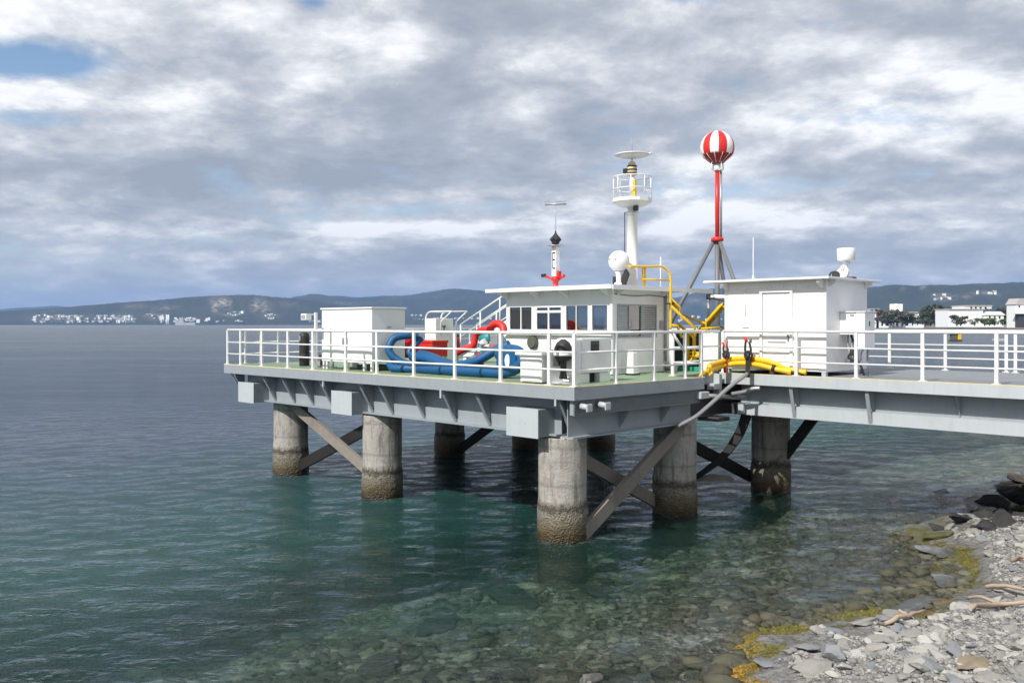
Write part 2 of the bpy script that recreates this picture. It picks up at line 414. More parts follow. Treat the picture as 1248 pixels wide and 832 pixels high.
# loose curved timber strap hanging beside the pile
m = MB()
pth = smooth_pts([(.40, 8.0, 2.55), (.62, 7.9, 1.9), (.98, 7.6, 1.25), (1.55, 7.35, .72), (2.0, 7.2, .45)])
for i in range(len(pth)-1):
    w0 = .17*(1-i/len(pth)*.8); w1 = .17*(1-(i+1)/len(pth)*.8)
    a, b = pth[i], pth[i+1]; q = Vector((.75, 0, .66)).normalized()
    pts = [a-q*w0, a+q*w0, b+q*w1, b-q*w1]
    m.prism(pts, (0, .07, 0))
m.build('loose_strap', 'tar', br)
m = MB(); m.prism([(1.3, 7.5, .75), (2.05, 7.3, .45), (.55, 7.6, .62), (.7, 7.6, .74)], (0, .06, 0)); m.build('loose_strap_end', 'wood', br)
# junction hardware in the notch
m = MB(); m.box(.8, 1.0, 7.2, 7.34, 2.95, 3.68, bev=.01); m.box(.78, 1.02, 6.9, 7.2, 3.25, 3.42, bev=.02)
m.build('junction_post', 'steel_light', br)
m = MB(); m.cyl((1.2, 6.5, 3.1), (.3, 7.8, 3.0), .07, n=12); m.build('junction_pipe', 'galv', br)
m = MB(); m.box(.28, .46, 7.62, 7.74, 2.56, 2.86, bev=.03); m.build('junction_box', 'steel_light', br)
m = MB(); m.box(.7, 1.4, 7.0, 7.6, 2.34, 2.46, bev=.02); m.box(1.1, 1.5, 5.4, 9.2, 2.5, 3.3); m.build('junction_bearer', 'dark', br)

# ------------------------------------------------------------------ railings
RH = (1.2, .77, .37)
def railing(name, label, path, posts, z=ZD, pw=.085, group=None, heights=RH, mat='rail', rr=.030):
    t = thing(name, label, 'railing', (*path[0], z), group)
    for k, h in enumerate(heights):
        r = rr*(1.25 if k == 0 else .85)
        for a, b in zip(path, path[1:]):
            m = MB(); a3 = (*a, z+h); b3 = (*b, z+h); m.cyl(a3, b3, r, n=10); m.build('rail', mat, t)
    for (u, v) in posts:
        m = MB(); m.box(u-pw/2, u+pw/2, v-pw*.35, v+pw*.35, z+.012, z+heights[0]-.01, bev=.008)
        m.box(u-.09, u+.09, v-.07, v+.07, z+.004, z+.022)
        m.build('post', mat, t)
    return t
fp = [16.1, 15.18, 13.75, 12.13, 10.68, 8.93, 7.41, 5.76, 4.1, 2.43, .84, .08]
e = .09
railing('guard_railing', 'white three-bar guard railing along the sunlit front edge of the green platform deck', [(16.1, e), (.08, e)], [(u, e) for u in fp])
railing('guard_railing', 'white three-bar guard railing on the far left end of the platform', [(16.1, e+.04), (16.1, VB-.1)], [(16.1, v) for v in (.75, 1.35, 2.05, 3.5, 5.1, 6.7, 8.3, 9.9, 11.5, 13., VB-.1)])
railing('guard_railing', 'white three-bar guard railing along the back edge of the platform behind the cabins', [(16.05, VB-.1), (1.1, VB-.1)], [(u, VB-.1) for u in (14.5, 12.9, 11.3, 9.7, 8.1, 6.5, 4.9, 3.3, 1.7)])
t = railing('guard_railing', 'white guard railing on the shaded right side of the platform, with a slanting brace', [(.08, e+.04), (.08, 5.15)], [(.08, v) for v in (1.57, 3.07, 4.42, 5.15)])
m = MB(); m.tube([(.08, 3.85, ZD+1.18), (.08, 4.38, ZD+.72)], .035, 10); m.build('slanting_brace', 'rail', t)
railing('guard_railing', 'short white guard railing round the notch between platform and bridge', [(.12, 5.15), (1.0, 5.2), (1.0, 7.5)], [(1.0, 5.2), (1.0, 6.6)])
railing('guard_railing', 'white three-bar guard railing along the near edge of the footbridge in front of the hut', [(.92, BF+e), (BU+.2, BF+e)], [(.92, BF+e)]+[(-1.35-1.66*i, BF+e) for i in range(0, 19)])
railing('guard_railing', 'white three-bar guard railing along the far edge of the footbridge', [(.9, BB-e), (BU+.2, BB-e)], [(-1.5-1.68*i, BB-e) for i in range(0, 19)]+[(-5.1, BB-e)])

# ------------------------------------------------------------------ tall double door cabinet
def feet(parent, u0, u1, v0, v1, z0, z1, w=.08, mat='white'):
    for u in (u0, u1-w):
        for v in (v0, v1-w):
            m = MB(); m.box(u, u+w, v, v+w, z0, z1); m.build('foot', mat, parent)
t = thing('equipment_cabinet', 'tall white double door cabinet on short feet, left part of the green deck', 'cabinet', (9.95, 1.4, ZD))
m = MB(); m.box(8.62, 11.28, .8, 2.04, ZD+.24, ZD+1.86, bev=.012); m.build('body', 'cab', t)
m = MB(); m.box(8.58, 11.32, .76, 2.08, ZD+1.862, ZD+1.91, bev=.01); m.build('top_cover', 'white', t)
for u0, u1 in ((10.78, 11.22), (10.12, 10.74), (8.68, 10.06)):
    m = MB(); m.box(u0, u1, .785, .799, ZD+.3, ZD+1.8, bev=.004)
    d = m.build('door', 'cab', t)
    m = MB(); m.box(u0+.10, u1-.10, .778, .784, ZD+.42, ZD+1.66, bev=.003); m.build('door_panel', 'white', d)
for u in (10.02, 9.82):
    m = MB(); m.box(u, u+.05, .735, .78, ZD+.75, ZD+.98, bev=.01); m.build('handle', 'galv', t)
m = MB(); m.box(8.6, 8.619, 1.35, 1.5, ZD+1.3, ZD+1.33); m.build('latch', 'galv', t)
feet(t, 8.64, 9.1, .82, 2.02, ZD, ZD+.24); feet(t, 9.9, 10.1, .82, 2.02, ZD, ZD+.24); feet(t, 11.0, 11.26, .82, 2.02, ZD, ZD+.24)
m = MB(); m.box(8.7, 9.8, 1.1, 1.9, ZD+.02, ZD+.16); m.build('cable_tray', 'greenbox', t)
# black fenders
t = thing('rubber_fender', 'tall black cylindrical rubber fender standing on deck left of the cabinet', 'fender', (13.1, 1.3, ZD))
m = MB(); m.lathe((13.1, 1.3, ZD), [(.15, 0), (.17, .02), (.17, .4), (.165, .42), (.17, .44), (.17, .98), (.15, 1.08), (.09, 1.13)], 24); m.build('body', 'black', t)
m = MB(); m.box(13.05, 13.16, 1.115, 1.13, ZD+.85, ZD+1.02); m.build('tag_plate', 'galv', t)
t = thing('rubber_bollard', 'low black mooring bollard right of the tall black fender', 'bollard', (12.0, 1.35, ZD))
m = MB(); m.lathe((12.0, 1.35, ZD), [(.15, 0), (.13, .03), (.12, .3), (.16, .34), (.16, .40), (.08, .42)], 20); m.build('body', 'black', t)
m = MB(); m.box(11.82, 12.18, 1.17, 1.53, ZD+.002, ZD+.02); m.build('base_plate', 'dark', t)
# coiled grey hose hung at the cabinet's left
t = thing('hose_coil', 'small pale blue-grey hose coil on a hook left of the tall cabinet', 'hose', (11.55, 1.4, ZD))
m = MB(); m.cyl((11.55, 1.4, ZD), (11.55, 1.4, ZD+1.15), .025, n=8); m.box(11.45, 11.65, 1.3, 1.5, ZD, ZD+.02); m.build('stand', 'galv', t)
m = MB()
for k in range(3):
    m.tube([(11.55+.13*math.cos(a), 1.36-.03*k, ZD+.9+.2*math.sin(a)) for a in np.linspace(0, 6.28, 20)], .018, 8)
m.build('coil', 'louvre', t)
# lamp on post
t = thing('floodlight_pole', 'white post with a boxy floodlight on an arm, at the railing left of the cabinet', 'lamp pole', (10.72, .22, ZD))
m = MB(); m.box(10.68, 10.76, .18, .26, ZD, ZD+1.76, bev=.01); m.build('pole', 'rail', t)
m = MB(); m.box(10.76, 11.15, .205, .235, ZD+1.68, ZD+1.73); m.build('arm', 'louvre', t)
m = MB(); m.box(11.12, 11.42, .12, .32, ZD+1.53, ZD+1.73, bev=.015); h = m.build('lamp_head', 'white', t)
m = MB(); m.box(11.16, 11.38, .112, .119, ZD+1.57, ZD+1.69)
m.build('lamp_face', 'louvre', h)

# ------------------------------------------------------------------ blue hoses
HR = .138
t = thing('inflatable_fender_hose', 'fat blue hose looped across the deck, its right end curling up into a closed loop', 'hose', (5.5, 1.3, ZD))
z0 = ZD+HR
m = MB(); m.tube(smooth_pts([(8.0, 1.55, z0+.08), (7.0, 1.25, z0), (5.5, 1.15, z0), (4.2, 1.15, z0), (3.5, 1.2, z0+.01), (3.08, 1.3, z0+.13), (2.93, 1.35, z0+.36), (3.12, 1.42, z0+.55), (3.55, 1.5, z0+.60), (3.9, 1.6, z0+.5), (4.1, 1.65, z0+.42)], 8), HR, 20)
m.build('lower_hose', 'blue', t)
m = MB(); m.tube(smooth_pts([(8.0, 2.1, z0+.36), (7.5, 2.1, z0+.3), (6.6, 1.9, z0+.16), (5.9, 1.8, z0+.1), (5.2, 1.85, z0+.24), (4.75, 2.1, z0+.52), (4.35, 2.3, z0+.7)], 8), HR*.95, 20)
m.build('upper_hose', 'blue', t)
m = MB(); m.tube(smooth_pts([(7.9, 1.75, z0+.30), (7.0, 1.6, z0+.26), (6.2, 1.5, z0+.12), (5.2, 1.5, z0+.04), (4.0, 1.52, z0), (3.4, 1.5, z0+.05)], 8), HR, 20)
m.build('middle_hose', 'blue', t)
m = MB(); m.box(3.12, 3.85, 1.3, 1.52, z0+.05, z0+.58, bev=.05); pnl = m.build('end_panel', 'blue', t)
m = MB()
pts = [(3.42+.09*math.cos(a), 1.285, z0+.32+.17*math.sin(a)*(1-.15*math.cos(a))) for a in np.linspace(0, 2*math.pi, 24, endpoint=False)]
m.prism(pts, (0, .012, 0)); m.build('white_patch', 'whiteclean', pnl)
t = thing('inflatable_fender_hose', 'fat blue hose standing up in a bent loop beside the tall cabinet', 'hose', (8.5, 1.9, ZD))
m = MB(); m.tube(smooth_pts([(6.9, 1.9, z0+.02), (7.5, 1.7, z0+.02), (8.0, 1.45, z0+.12), (8.3, 1.25, z0+.38), (8.36, 1.25, z0+.62), (8.3, 1.42, z0+.86), (8.1, 1.72, z0+.93), (7.95, 2.0, z0+.93)], 8), HR*.84, 18); m.build('outer_loop', 'blue', t)
m = MB(); m.tube(smooth_pts([(7.3, 2.1, z0+.2), (7.8, 1.95, z0+.26), (8.1, 1.8, z0+.4), (8.05, 1.95, z0+.62), (7.95, 2.15, z0+.85)], 8), HR*.68, 16); m.build('inner_loop', 'blue', t)
m = MB(); m.tube(smooth_pts([(8.2, 1.15, z0+.1), (7.9, 1.05, z0-.02), (7.4, 1.15, z0-.02), (6.8, 1.45, z0-.02)], 8), HR*.85, 18); m.build('tail', 'blue', t)
# red bundle on stand
t = thing('red_locker', 'bright red box with a ribbed round end lying behind the blue hoses', 'locker', (9.3, 3.6, ZD))
m = MB(); m.box(8.95, 9.95, 3.4, 4.05, ZD+.36, ZD+.86, bev=.03); bd = m.build('body', 'red', t)
m = MB(); m.box(8.93, 9.97, 3.38, 4.07, ZD+.80, ZD+.88, bev=.02); m.build('lid', 'red', bd)
m = MB()
for k in range(5): m.lathe((0, 0, 0), [(.0, 0)], 3) if False else m.tube([(10.0+.11*k, 3.5, ZD+.62), (10.09+.11*k, 3.5, ZD+.62)], .32, 20, rr=[.33, .31])
m.build('ribbed_end', 'red', t)
feet(t, 8.97, 9.93, 3.42, 4.03, ZD, ZD+.36, .06, 'yellow')
# console
t = thing('control_pedestal', 'white control pedestal with a tubular frame on top, behind the blue hoses', 'console', (10.97, 5.4, ZD))
m = MB(); m.box(10.68, 11.26, 5.0, 5.8, ZD+.05, ZD+1.60, bev=.015); bd = m.build('body', 'white', t)
m = MB(); m.box(10.72, 11.22, 4.985, 4.999, ZD+.9, ZD+1.5, bev=.004); m.build('door', 'white', bd)
m = MB(); m.box(10.664, 10.679, 5.3, 5.45, ZD+1.3, ZD+1.36); m.box(10.664, 10.679, 5.36, 5.39, ZD+1.15, ZD+1.3); m.build('vent_label', 'lens', bd)
m = MB(); m.box(10.62, 11.32, 4.96, 5.84, ZD, ZD+.05); m.build('plinth', 'dark', t)
m = MB()
for v in (5.05, 5.75):
    m.tube(smooth_pts([(11.28, v, ZD+1.3), (11.28, v, ZD+1.62), (11.1, v, ZD+1.82), (10.5, v, ZD+1.84), (10.0, v, ZD+1.84), (9.9, v, ZD+1.84)], 4), .025, 8)
    m.tube([(9.9, v, ZD+1.84), (10.45, v, ZD+1.5), (10.45, v, ZD+1.0)], .025, 8)
for u in (11.1, 10.4, 9.92): m.tube([(u, 5.05, ZD+1.83), (u, 5.75, ZD+1.83)], .02, 8)
m.build('tube_frame', 'rail', t)
# fire extinguisher
t = thing('fire_extinguisher', 'slim red fire extinguisher on a pale stand behind the blue hoses', 'fire extinguisher', (10.05, 5.5, ZD))
m = MB(); m.box(10.12, 10.24, 5.46, 5.56, ZD, ZD+1.2, bev=.01); m.box(9.95, 10.3, 5.3, 5.7, ZD, ZD+.03); m.build('stand', 'louvre', t)
m = MB(); m.lathe((10.02, 5.42, ZD+.55), [(.075, 0), (.085, .03), (.085, .34), (.03, .42)], 16); m.build('bottle', 'dred', t)
m = MB(); m.box(9.98, 10.06, 5.38, 5.46, ZD+.97, ZD+1.04); m.tube(smooth_pts([(10.02, 5.36, ZD+1.0), (9.95, 5.33, ZD+.85), (9.97, 5.34, ZD+.6)]), .012, 6); m.build('valve', 'black', t)
# red hose coil with teal valve
t = thing('red_hose_assembly', 'thick red hose bent round a teal and white valve beside the white cabin', 'hose', (5.28, 2.4, ZD))
m = MB(); m.tube(smooth_pts([(6.48, 2.3, ZD+.58), (6.13, 2.3, ZD+.70), (5.88, 2.35, ZD+.78), (5.80, 2.4, ZD+1.1), (5.58, 2.4, ZD+1.22), (5.28, 2.4, ZD+1.24)], 8), .10, 14); m.build('hose_bend', 'red', t)
m = MB(); m.tube(smooth_pts([(5.6, 2.75, ZD+1.18), (5.52, 2.75, ZD+1.34), (5.3, 2.75, ZD+1.42), (5.08, 2.75, ZD+1.34), (4.98, 2.7, ZD+1.16)], 8), .11, 14); m.build('hose_arch', 'red', t)
m = MB(); m.tube([(5.53, 2.4, ZD+.95), (5.13, 2.4, ZD+1.05)], .16, 16); m.build('valve_body', 'teal', t)
m = MB(); m.tube([(5.38, 2.22, ZD+.85), (5.23, 2.22, ZD+.92)], .09, 14); m.build('valve_hub', 'whiteclean', t)
m = MB(); m.box(4.83, 5.18, 2.3, 2.55, ZD+.8, ZD+1.12, bev=.03); m.build('pump_head', 'galv', t)
m = MB(); m.tube([(4.98, 2.3, ZD+.62), (4.98, 2.3, ZD+.82)], .1, 12); m.tube([(5.53, 2.35, ZD+.25), (5.53, 2.35, ZD+.55)], .12, 12, rr=[.07, .13]); m.tube([(5.68, 2.35, ZD+.5), (4.78, 2.35, ZD+.60)], .07, 12); m.build('red_fittings', 'red', t)
m = MB(); m.cyl((5.68, 2.5, ZD), (5.68, 2.5, ZD+1.1), .035, n=8); m.cyl((4.88, 2.5, ZD), (4.88, 2.5, ZD+1.0), .035, n=8); m.box(4.78, 5.78, 2.42, 2.58, ZD, ZD+.04); m.build('stand', 'teal', t)
# ------------------------------------------------------------------ stairs beside the cabin
t = thing('outside_stairs', 'white steel stairs with handrails climbing to the roof behind the left end of the cabin', 'stairs', (12.1, 7.0, ZD))
def sz(u): return ZD+(12.1-u)*.4545
for v in (6.75, 7.55):
    m = MB(); m.prism([(12.1, v, ZD+.02), (12.1, v, ZD+.22), (8.3, v, sz(8.3)+.1), (8.3, v, sz(8.3)-.12)], (0, .05, 0)); m.build('stringer', 'white', t)
    m = MB(); m.tube([(11.35, v, sz(11.35)+1.05), (8.75, v, sz(8.75)+1.04)], .03, 8); m.build('handrail', 'rail', t)
    m = MB(); m.tube([(11.35, v, sz(11.35)+.6), (8.75, v, sz(8.75)+.6)], .022, 8); m.build('handrail', 'rail', t)
    for u in (11.35, 10.3, 9.3, 8.75):
        m = MB(); m.tube([(u, v, sz(u)+.04), (u, v, sz(u)+1.04)], .026, 8); m.build('baluster', 'rail', t)
m = MB(); m.box(6.6, 8.28, 6.8, 7.55, sz(8.3)-.02, sz(8.3)+.04); m.box(6.7, 6.78, 7.45, 7.53, ZD+.002, sz(8.3)-.02); m.build('landing', 'galv', t)
for i in range(8):
    u = 11.8-i*.44; m = MB(); m.box(u-.13, u+.13, 6.80, 7.55, sz(u)+.02, sz(u)+.055); m.build('tread', 'galv', t)
# ------------------------------------------------------------------ control cabin
cb = thing('control_cabin', 'white control cabin with flat roof and strip windows near the corner of the platform', 'cabin', (4.4, 5.6, ZD))
U0, U1, V0, V1 = 2.37, 6.5, 4.3, 7.0; ZT = 6.08
def wall_with_holes(m, axis, c0, c1, fixed, th, z0, z1, holes):
    """wall along axis ('u' or 'v') from c0 to c1 with rectangular holes (a,b,za,zb), built as butted blocks"""
    xs = sorted({c0, c1, *[h[0] for h in holes], *[h[1] for h in holes]})
    for a, b in zip(xs, xs[1:]):
        zs = [(z0, z1)]
        for h in holes:
            if h[0] <= a+1e-6 and h[1] >= b-1e-6:
                nz = []
                for (p, q) in zs:
                    if h[2] >= q or h[3] <= p: nz.append((p, q)); continue
                    if h[2] > p: nz.append((p, h[2]))
                    if h[3] < q: nz.append((h[3], q))
                zs = nz
        for p, q in zs:
            if axis == 'u': m.box(a, b, fixed, fixed+th, p, q)
            else: m.box(fixed, fixed+th, a, b, p, q)
Z1, Z2 = 4.90, 5.66
fh = [(5.37, 6.38, Z1, Z2), (4.17, 5.27, 4.88, Z2), (3.20, 4.07, Z1, Z2), (2.50, 3.10, Z1, Z2)]
rh = [(4.52, 6.36, 4.72, Z2)]
m = MB()
wall_with_holes(m, 'u', U0, U1, V0, .07, ZD+.02, ZT, fh)
wall_with_holes(m, 'v', V0+.07, V1-.07, U0, .07, ZD+.02, ZT, rh)
lh = [(4.7, 6.4, Z1, Z2)]
wall_with_holes(m, 'v', V0+.07, V1-.07, U1-.07, .07, ZD+.02, ZT, lh)
bh = [(2.9, 4.2, Z1, Z2), (4.6, 6.0, Z1, Z2)]
wall_with_holes(m, 'u', U0, U1, V1-.07, .07, ZD+.02, ZT, bh)
m.build('walls', 'white', cb)
m = MB(); m.box(U0+.08, U1-.08, V0+.08, V1-.08, ZD+.03, ZD+.06); m.build('floor', 'deckgrey', cb)
m = MB(); m.box(U0+.5, U1-.5, V0+.6, V0+1.1, ZD+.06, ZD+.9); m.box(3.3, 3.8, V0+.7, V0+.8, ZD+1.25, ZD+1.6); m.box(4.5, 4.9, V0+.75, V0+.85, ZD+1.02, ZD+1.4); m.build('desk', 'dark', cb)
m = MB(); m.box(2.02, 6.95, 3.86, 8.75, 6.10, 6.16, bev=.012) ; m.box(2.3, 6.6, 4.1, 7.2, 6.16, 6.19)
rf = m.build('roof', 'whiteclean', cb)
m = MB(); m.box(1.985, 2.018, 3.87, 8.74, 6.04, 6.165); m.box(2.02, 6.95, 3.83, 3.858, 6.06, 6.165); m.build('gutter', 'whiteclean', rf)
for u in (6.42, 5.1, 3.92, 2.41):
    m = MB(); m.prism([(u, 4.298, 6.09), (u, 3.92, 6.09), (u, 3.92, 6.03), (u, 4.298, 5.86)], (.08, 0, 0)); m.build('roof_bracket', 'white', cb)
for v in (4.5, 6.6):
    m = MB(); m.prism([(2.368, v, 6.09), (2.05, v, 6.09), (2.05, v, 6.04), (2.368, v, 5.9)], (0, .07, 0)); m.build('roof_bracket', 'white', cb)
def window(axis, a, b, fixed, z0, z1, div=(), hdiv=(), out=-1, parent=cb, fr='white', w=.045):
    m = MB(); d0, d1 = (fixed-.015, fixed+.05)
    def bb(x0, x1, p, q):
        if axis == 'u': m.box(x0, x1, d0, d1, p, q)
        else: m.box(d0, d1, x0, x1, p, q)
    bb(a+.002, b-.002, z0+.002, z0+w); bb(a+.002, b-.002, z1-w, z1-.002); bb(a+.002, a+w, z0+w, z1-w); bb(b-w, b-.002, z0+w, z1-w)
    for x in div: bb(x-w*.4, x+w*.4, z0+w, z1-w)
    f = m.build('window_frame', fr, parent)
    for z in hdiv:
        m = MB()
        if axis == 'u': m.box(a+w, b-w, d0+.004, d1-.004, z-w*.5, z+w*.5)
        else: m.box(d0+.004, d1-.004, a+w, b-w, z-w*.5, z+w*.5)
        m.build('mullion', fr, f)
    m = MB()
    if axis == 'u': m.box(a+w, b-w, fixed+.02, fixed+.026, z0+w, z1-w)
    else: m.box(fixed+.02, fixed+.026, a+w, b-w, z0+w, z1-w)
    m.build('pane', 'glass', f); return f
window('u', 5.37, 6.38, V0, Z1, Z2, div=(5.86,))
window('u', 4.17, 5.27, V0, 4.88, Z2, div=(4.73,), hdiv=(5.47,), w=.07)
window('u', 3.20, 4.07, V0, Z1, Z2, div=(3.66,), w=.03)
window('u', 2.50, 3.10, V0, Z1, Z2, w=.03)
window('v', 4.7, 6.4, U1-.05, Z1, Z2, div=(5.5,))
window('u', 2.9, 4.2, V1-.06, Z1, Z2); window('u', 4.6, 6.0, V1-.06, Z1, Z2)
f = window('v', 4.52, 6.36, U0, 4.72, Z2, div=(5.05, 5.62), fr='louvre')
for a, b in ((4.57, 5.02), (5.66, 6.31)):
    m = MB()
    for i in range(13):
        z = 4.78+i*.066
        m.prism([(U0+.0, a, z), (U0+.016, a, z), (U0+.016+.0, a, z+.05), (U0+.006, a, z+.05)], (0, b-a, 0))
    m.build('louvre_blades', 'louvre', f)
m = MB(); m.box(2.3, 6.56, 4.16, 4.298, 4.78, 4.86, bev=.015); m.build('sill', 'white', cb)
m = MB(); m.box(2.352, 2.368, 4.55, 6.05, 3.85, 4.6, bev=.004); m.build('lower_panel', 'cab', cb)
m = MB(); m.box(2.33, 2.42, 4.26, 4.35, ZD+.02, ZT, bev=.01); m.build('corner_post', 'white', cb)
vx, vz = 5.33, 4.56
m = MB(); m.tube([(vx, 4.298, vz), (vx, 4.2, vz)], .19, 24); m.tube([(vx, 4.2, vz), (vx, 4.17, vz)], .16, 24); m.build('round_vent', 'olive', cb)
m = MB(); m.box(3.05, 3.07, 4.285, 4.298, 3.9, 4.75); m.box(4.1, 4.12, 4.285, 4.298, 3.9, 4.75); m.build('cover_strip', 'white', cb)
m = MB(); m.tube([(U0-.05, 6.75, ZD+.1), (U0-.05, 6.75, ZT-.1)], .035, 8); m.build('downpipe', 'galv', cb)
# paper notice inside the door window
tag(box(4.42, 4.56, 4.36, 4.366, 5.08, 5.36).build('notice_sheet', 'yedge', None, base=(4.5, 4.36, 5.08)), 'small cream notice sheet stuck inside the cabin window', 'notice')

# items in front of the cabin
t = thing('deck_box', 'squat white metal box with an overhanging lid, standing behind the front railing', 'box', (1.75, .65, ZD))
m = MB(); m.box(1.32, 2.02, .35, .95, ZD+.03, ZD+.66, bev=.012); bd = m.build('body', 'white', t)
m = MB(); m.box(1.37, 1.97, .335, .349, ZD+.32, ZD+.58, bev=.004); m.build('drawer_front', 'white', bd)
m = MB(); m.box(1.37, 1.97, .335, .349, ZD+.06, ZD+.29, bev=.004); m.build('drawer_front', 'white', bd)
m = MB(); m.box(1.26, 2.14, .28, 1.0, ZD+.66, ZD+.74, bev=.02); m.build('lid', 'white', t)
m = MB(); m.box(1.36, 1.98, .4, .9, ZD, ZD+.03); m.build('base', 'dark', t)
t = thing('outboard_motor', 'black outboard motor with a white band clamped to a white bracket near the corner', 'outboard motor', (1.05, .75, ZD))
m = MB(); m.box(1.14, 1.2, .45, .95, ZD, ZD+.72, bev=.01); m.box(.95, 1.2, .9, .96, ZD, ZD+.62, bev=.01); m.box(.7, 1.2, .5, .95, ZD, ZD+.03); m.build('bracket', 'white', t)
m = MB(); m.lathe((.88, .62, ZD+.55), [(.12, 0), (.2, .05), (.22, .2), (.21, .3), (.15, .42), (.05, .5)], 20); cw = m.build('cowl', 'black', t)
m = MB(); m.lathe((.88, .62, ZD+.66), [(.205, 0), (.228, .01), (.228, .07), (.21, .08)], 20, a0=.2); m.build('white_band', 'whiteclean', cw)
m = MB(); m.prism([(.96, .58, ZD+.56), (.8, .58, ZD+.56), (.82, .58, ZD+.3), (.78, .58, ZD+.12), (.98, .58, ZD+.14), (.93, .58, ZD+.32)], (0, .08, 0)); m.box(.7, .98, .6, .64, ZD+.12, ZD+.15); m.build('drive_leg', 'black', t)
m = MB(); m.box(.98, 1.16, .56, .68, ZD+.42, ZD+.6, bev=.02); m.build('clamp', 'dark', t)
m = MB(); m.tube(smooth_pts([(.98, .6, ZD+.7), (1.1, .5, ZD+.78), (1.22, .42, ZD+.75)]), .02, 8); m.build('tiller', 'black', t)
t = thing('power_unit', 'pale grey power cabinet with a rounded white front and black slots beside the corner railing', 'cabinet', (.95, 1.7, ZD))
m = MB(); m.box(.75, 1.3, 1.12, 2.26, ZD+.24, ZD+1.06, bev=.012); m.build('body', 'steel_light' if False else 'cab', t)
m = MB(); m.box(.74, 1.32, .86, 1.118, ZD+.2, ZD+1.07, bev=.06); m.build('front_cover', 'white', t)
m = MB(); m.box(.735, .749, 1.46, 1.76, ZD+.72, ZD+1.0); m.build('display_panel', 'lens', t)
for v0, v1 in ((.95, 1.45), (1.84, 2.24)):
    m = MB(); m.box(.78, 1.28, v0, v1, ZD, ZD+.23, bev=.01); m.build('foot', 'cab', t)
m = MB(); m.box(.95, 1.2, 1.46, 1.84, ZD+.01, ZD+.22); m.build('dark_opening', 'lens', t)  # black block put in as the shade of the opening between the feet
t = thing('marker_post', 'short tapered white post on a black foot beside the shaded wall of the cabin', 'post', (2.05, 4.75, ZD))
m = MB(); m.lathe((2.05, 4.8, ZD+.05), [(.17, 0), (.165, .02), (.135, .56), (.12, .58)], 4, smooth=False, a0=math.pi/4); m.build('body', 'whiteclean', t)
m = MB(); m.box(1.9, 2.2, 4.65, 4.95, ZD+.001, ZD+.05, bev=.01); m.build('foot', 'black', t)
t = thing('cable_reel', 'small dark cable reel on the deck by the right wall of the cabin', 'reel', (1.9, 6.4, ZD))
m = MB(); m.tube([(1.8, 6.4, ZD+.17), (2.05, 6.4, ZD+.17)], .1, 16); m.build('drum', 'dark', t)
for u in (1.78, 2.05):
    m = MB(); m.tube([(u, 6.4, ZD+.17), (u+.02, 6.4, ZD+.17)], .165, 20); m.build('flange', 'galv', t)

# ------------------------------------------------------------------ on the cabin roof
ZR = 6.192
t = thing('radar_dome', 'white ball shaped dome on a dark gimbal at the roof corner of the cabin', 'radar dome', (2.6, 4.9, ZR))
m = MB(); m.lathe((2.6, 4.9, 6.87), [(.3*math.sin(a), -.3*math.cos(a)) for a in np.linspace(0, math.pi, 17)], 28); dm = m.build('dome', 'whiteclean', t)
m = MB()
for a in (-1.9, -1.1, -.4): 
    for zz in (.04,): m.box(-.05, .05, -.005, .005, -.02, .02, rot=None) if False else m.tube([(2.6+.293*math.cos(a), 4.9+.293*math.sin(a), 6.87+zz), (2.6+.304*math.cos(a), 4.9+.304*math.sin(a), 6.87+zz)], .035, 8)
m.build('sensor_window', 'louvre', dm)
m = MB(); m.lathe((2.6, 4.9, ZR), [(.14, 0), (.14, .05), (.08, .1), (.09, .32), (.13, .4)], 18); m.build('pedestal', 'whiteclean', t)
m = MB(); m.prism([(2.38, 4.86, ZR), (2.25, 4.86, ZR+.3), (2.35, 4.86, ZR+.45), (2.5, 4.86, ZR+.2), (2.5, 4.86, ZR)], (0, .08, 0)); m.box(2.7, 2.78, 4.84, 4.94, ZR, ZR+.25); m.build('gimbal_arm', 'black', t)
t = thing('lookout_mast', 'thick white column mast with a railed round platform and a flat dish on top', 'mast', (2.6, 5.5, ZR))
c = (2.6, 5.5, 0)
m = MB(); m.lathe(c, [(.22, ZR), (.22, ZR+.03), (.155, ZR+.04), (.15, 8.22), (.2, 8.24), (.2, 8.30), (.13, 8.31), (.13, 8.40), (.3, 8.52), (.3, 8.54)], 28); m.build('column', 'white', t)
m = MB(); m.lathe(c, [(.3, 8.44), (.55, 8.56), (.57, 8.58), (.57, 8.68), (.3, 8.69)], 12, smooth=False); m.build('platform', 'white', t)
m = MB()
for zz in (8.95, 9.3): m.tube([(c[0]+.53*math.cos(a), c[1]+.53*math.sin(a), zz) for a in np.linspace(0, 2*math.pi, 33)], .016, 8)
for k in range(8):
    a = k*math.pi/4+.2; m.tube([(c[0]+.53*math.cos(a), c[1]+.53*math.sin(a), 8.68), (c[0]+.53*math.cos(a), c[1]+.53*math.sin(a), 9.3)], .016, 8)
m.build('platform_railing', 'rail', t)
m = MB(); m.box(2.3, 2.42, 5.3, 5.42, 8.3, 8.46, bev=.02); m.build('junction_box', 'dark', t)
t = thing('scanner_unit', 'yellow and black striped scanner under a flat pale dish on top of the white mast', 'scanner', (2.6, 5.5, 8.70))
m = MB(); m.tube([(2.6, 5.5, 8.70), (2.6, 5.5, 9.35)], .07, 14); m.build('neck', 'whiteclean', t)
m = MB(); m.box(2.44, 2.52, 5.42, 5.5, 8.72, 9.2, bev=.01); m.build('orange_cover', 'yellow', t)
m = MB(); m.lathe((2.6, 5.5, 9.33), [(.09, 0), (.135, .02), (.135, .28), (.12, .30), (.11, .36), (.07, .4)], 20); sb_ = m.build('striped_body', 'yedge', t)
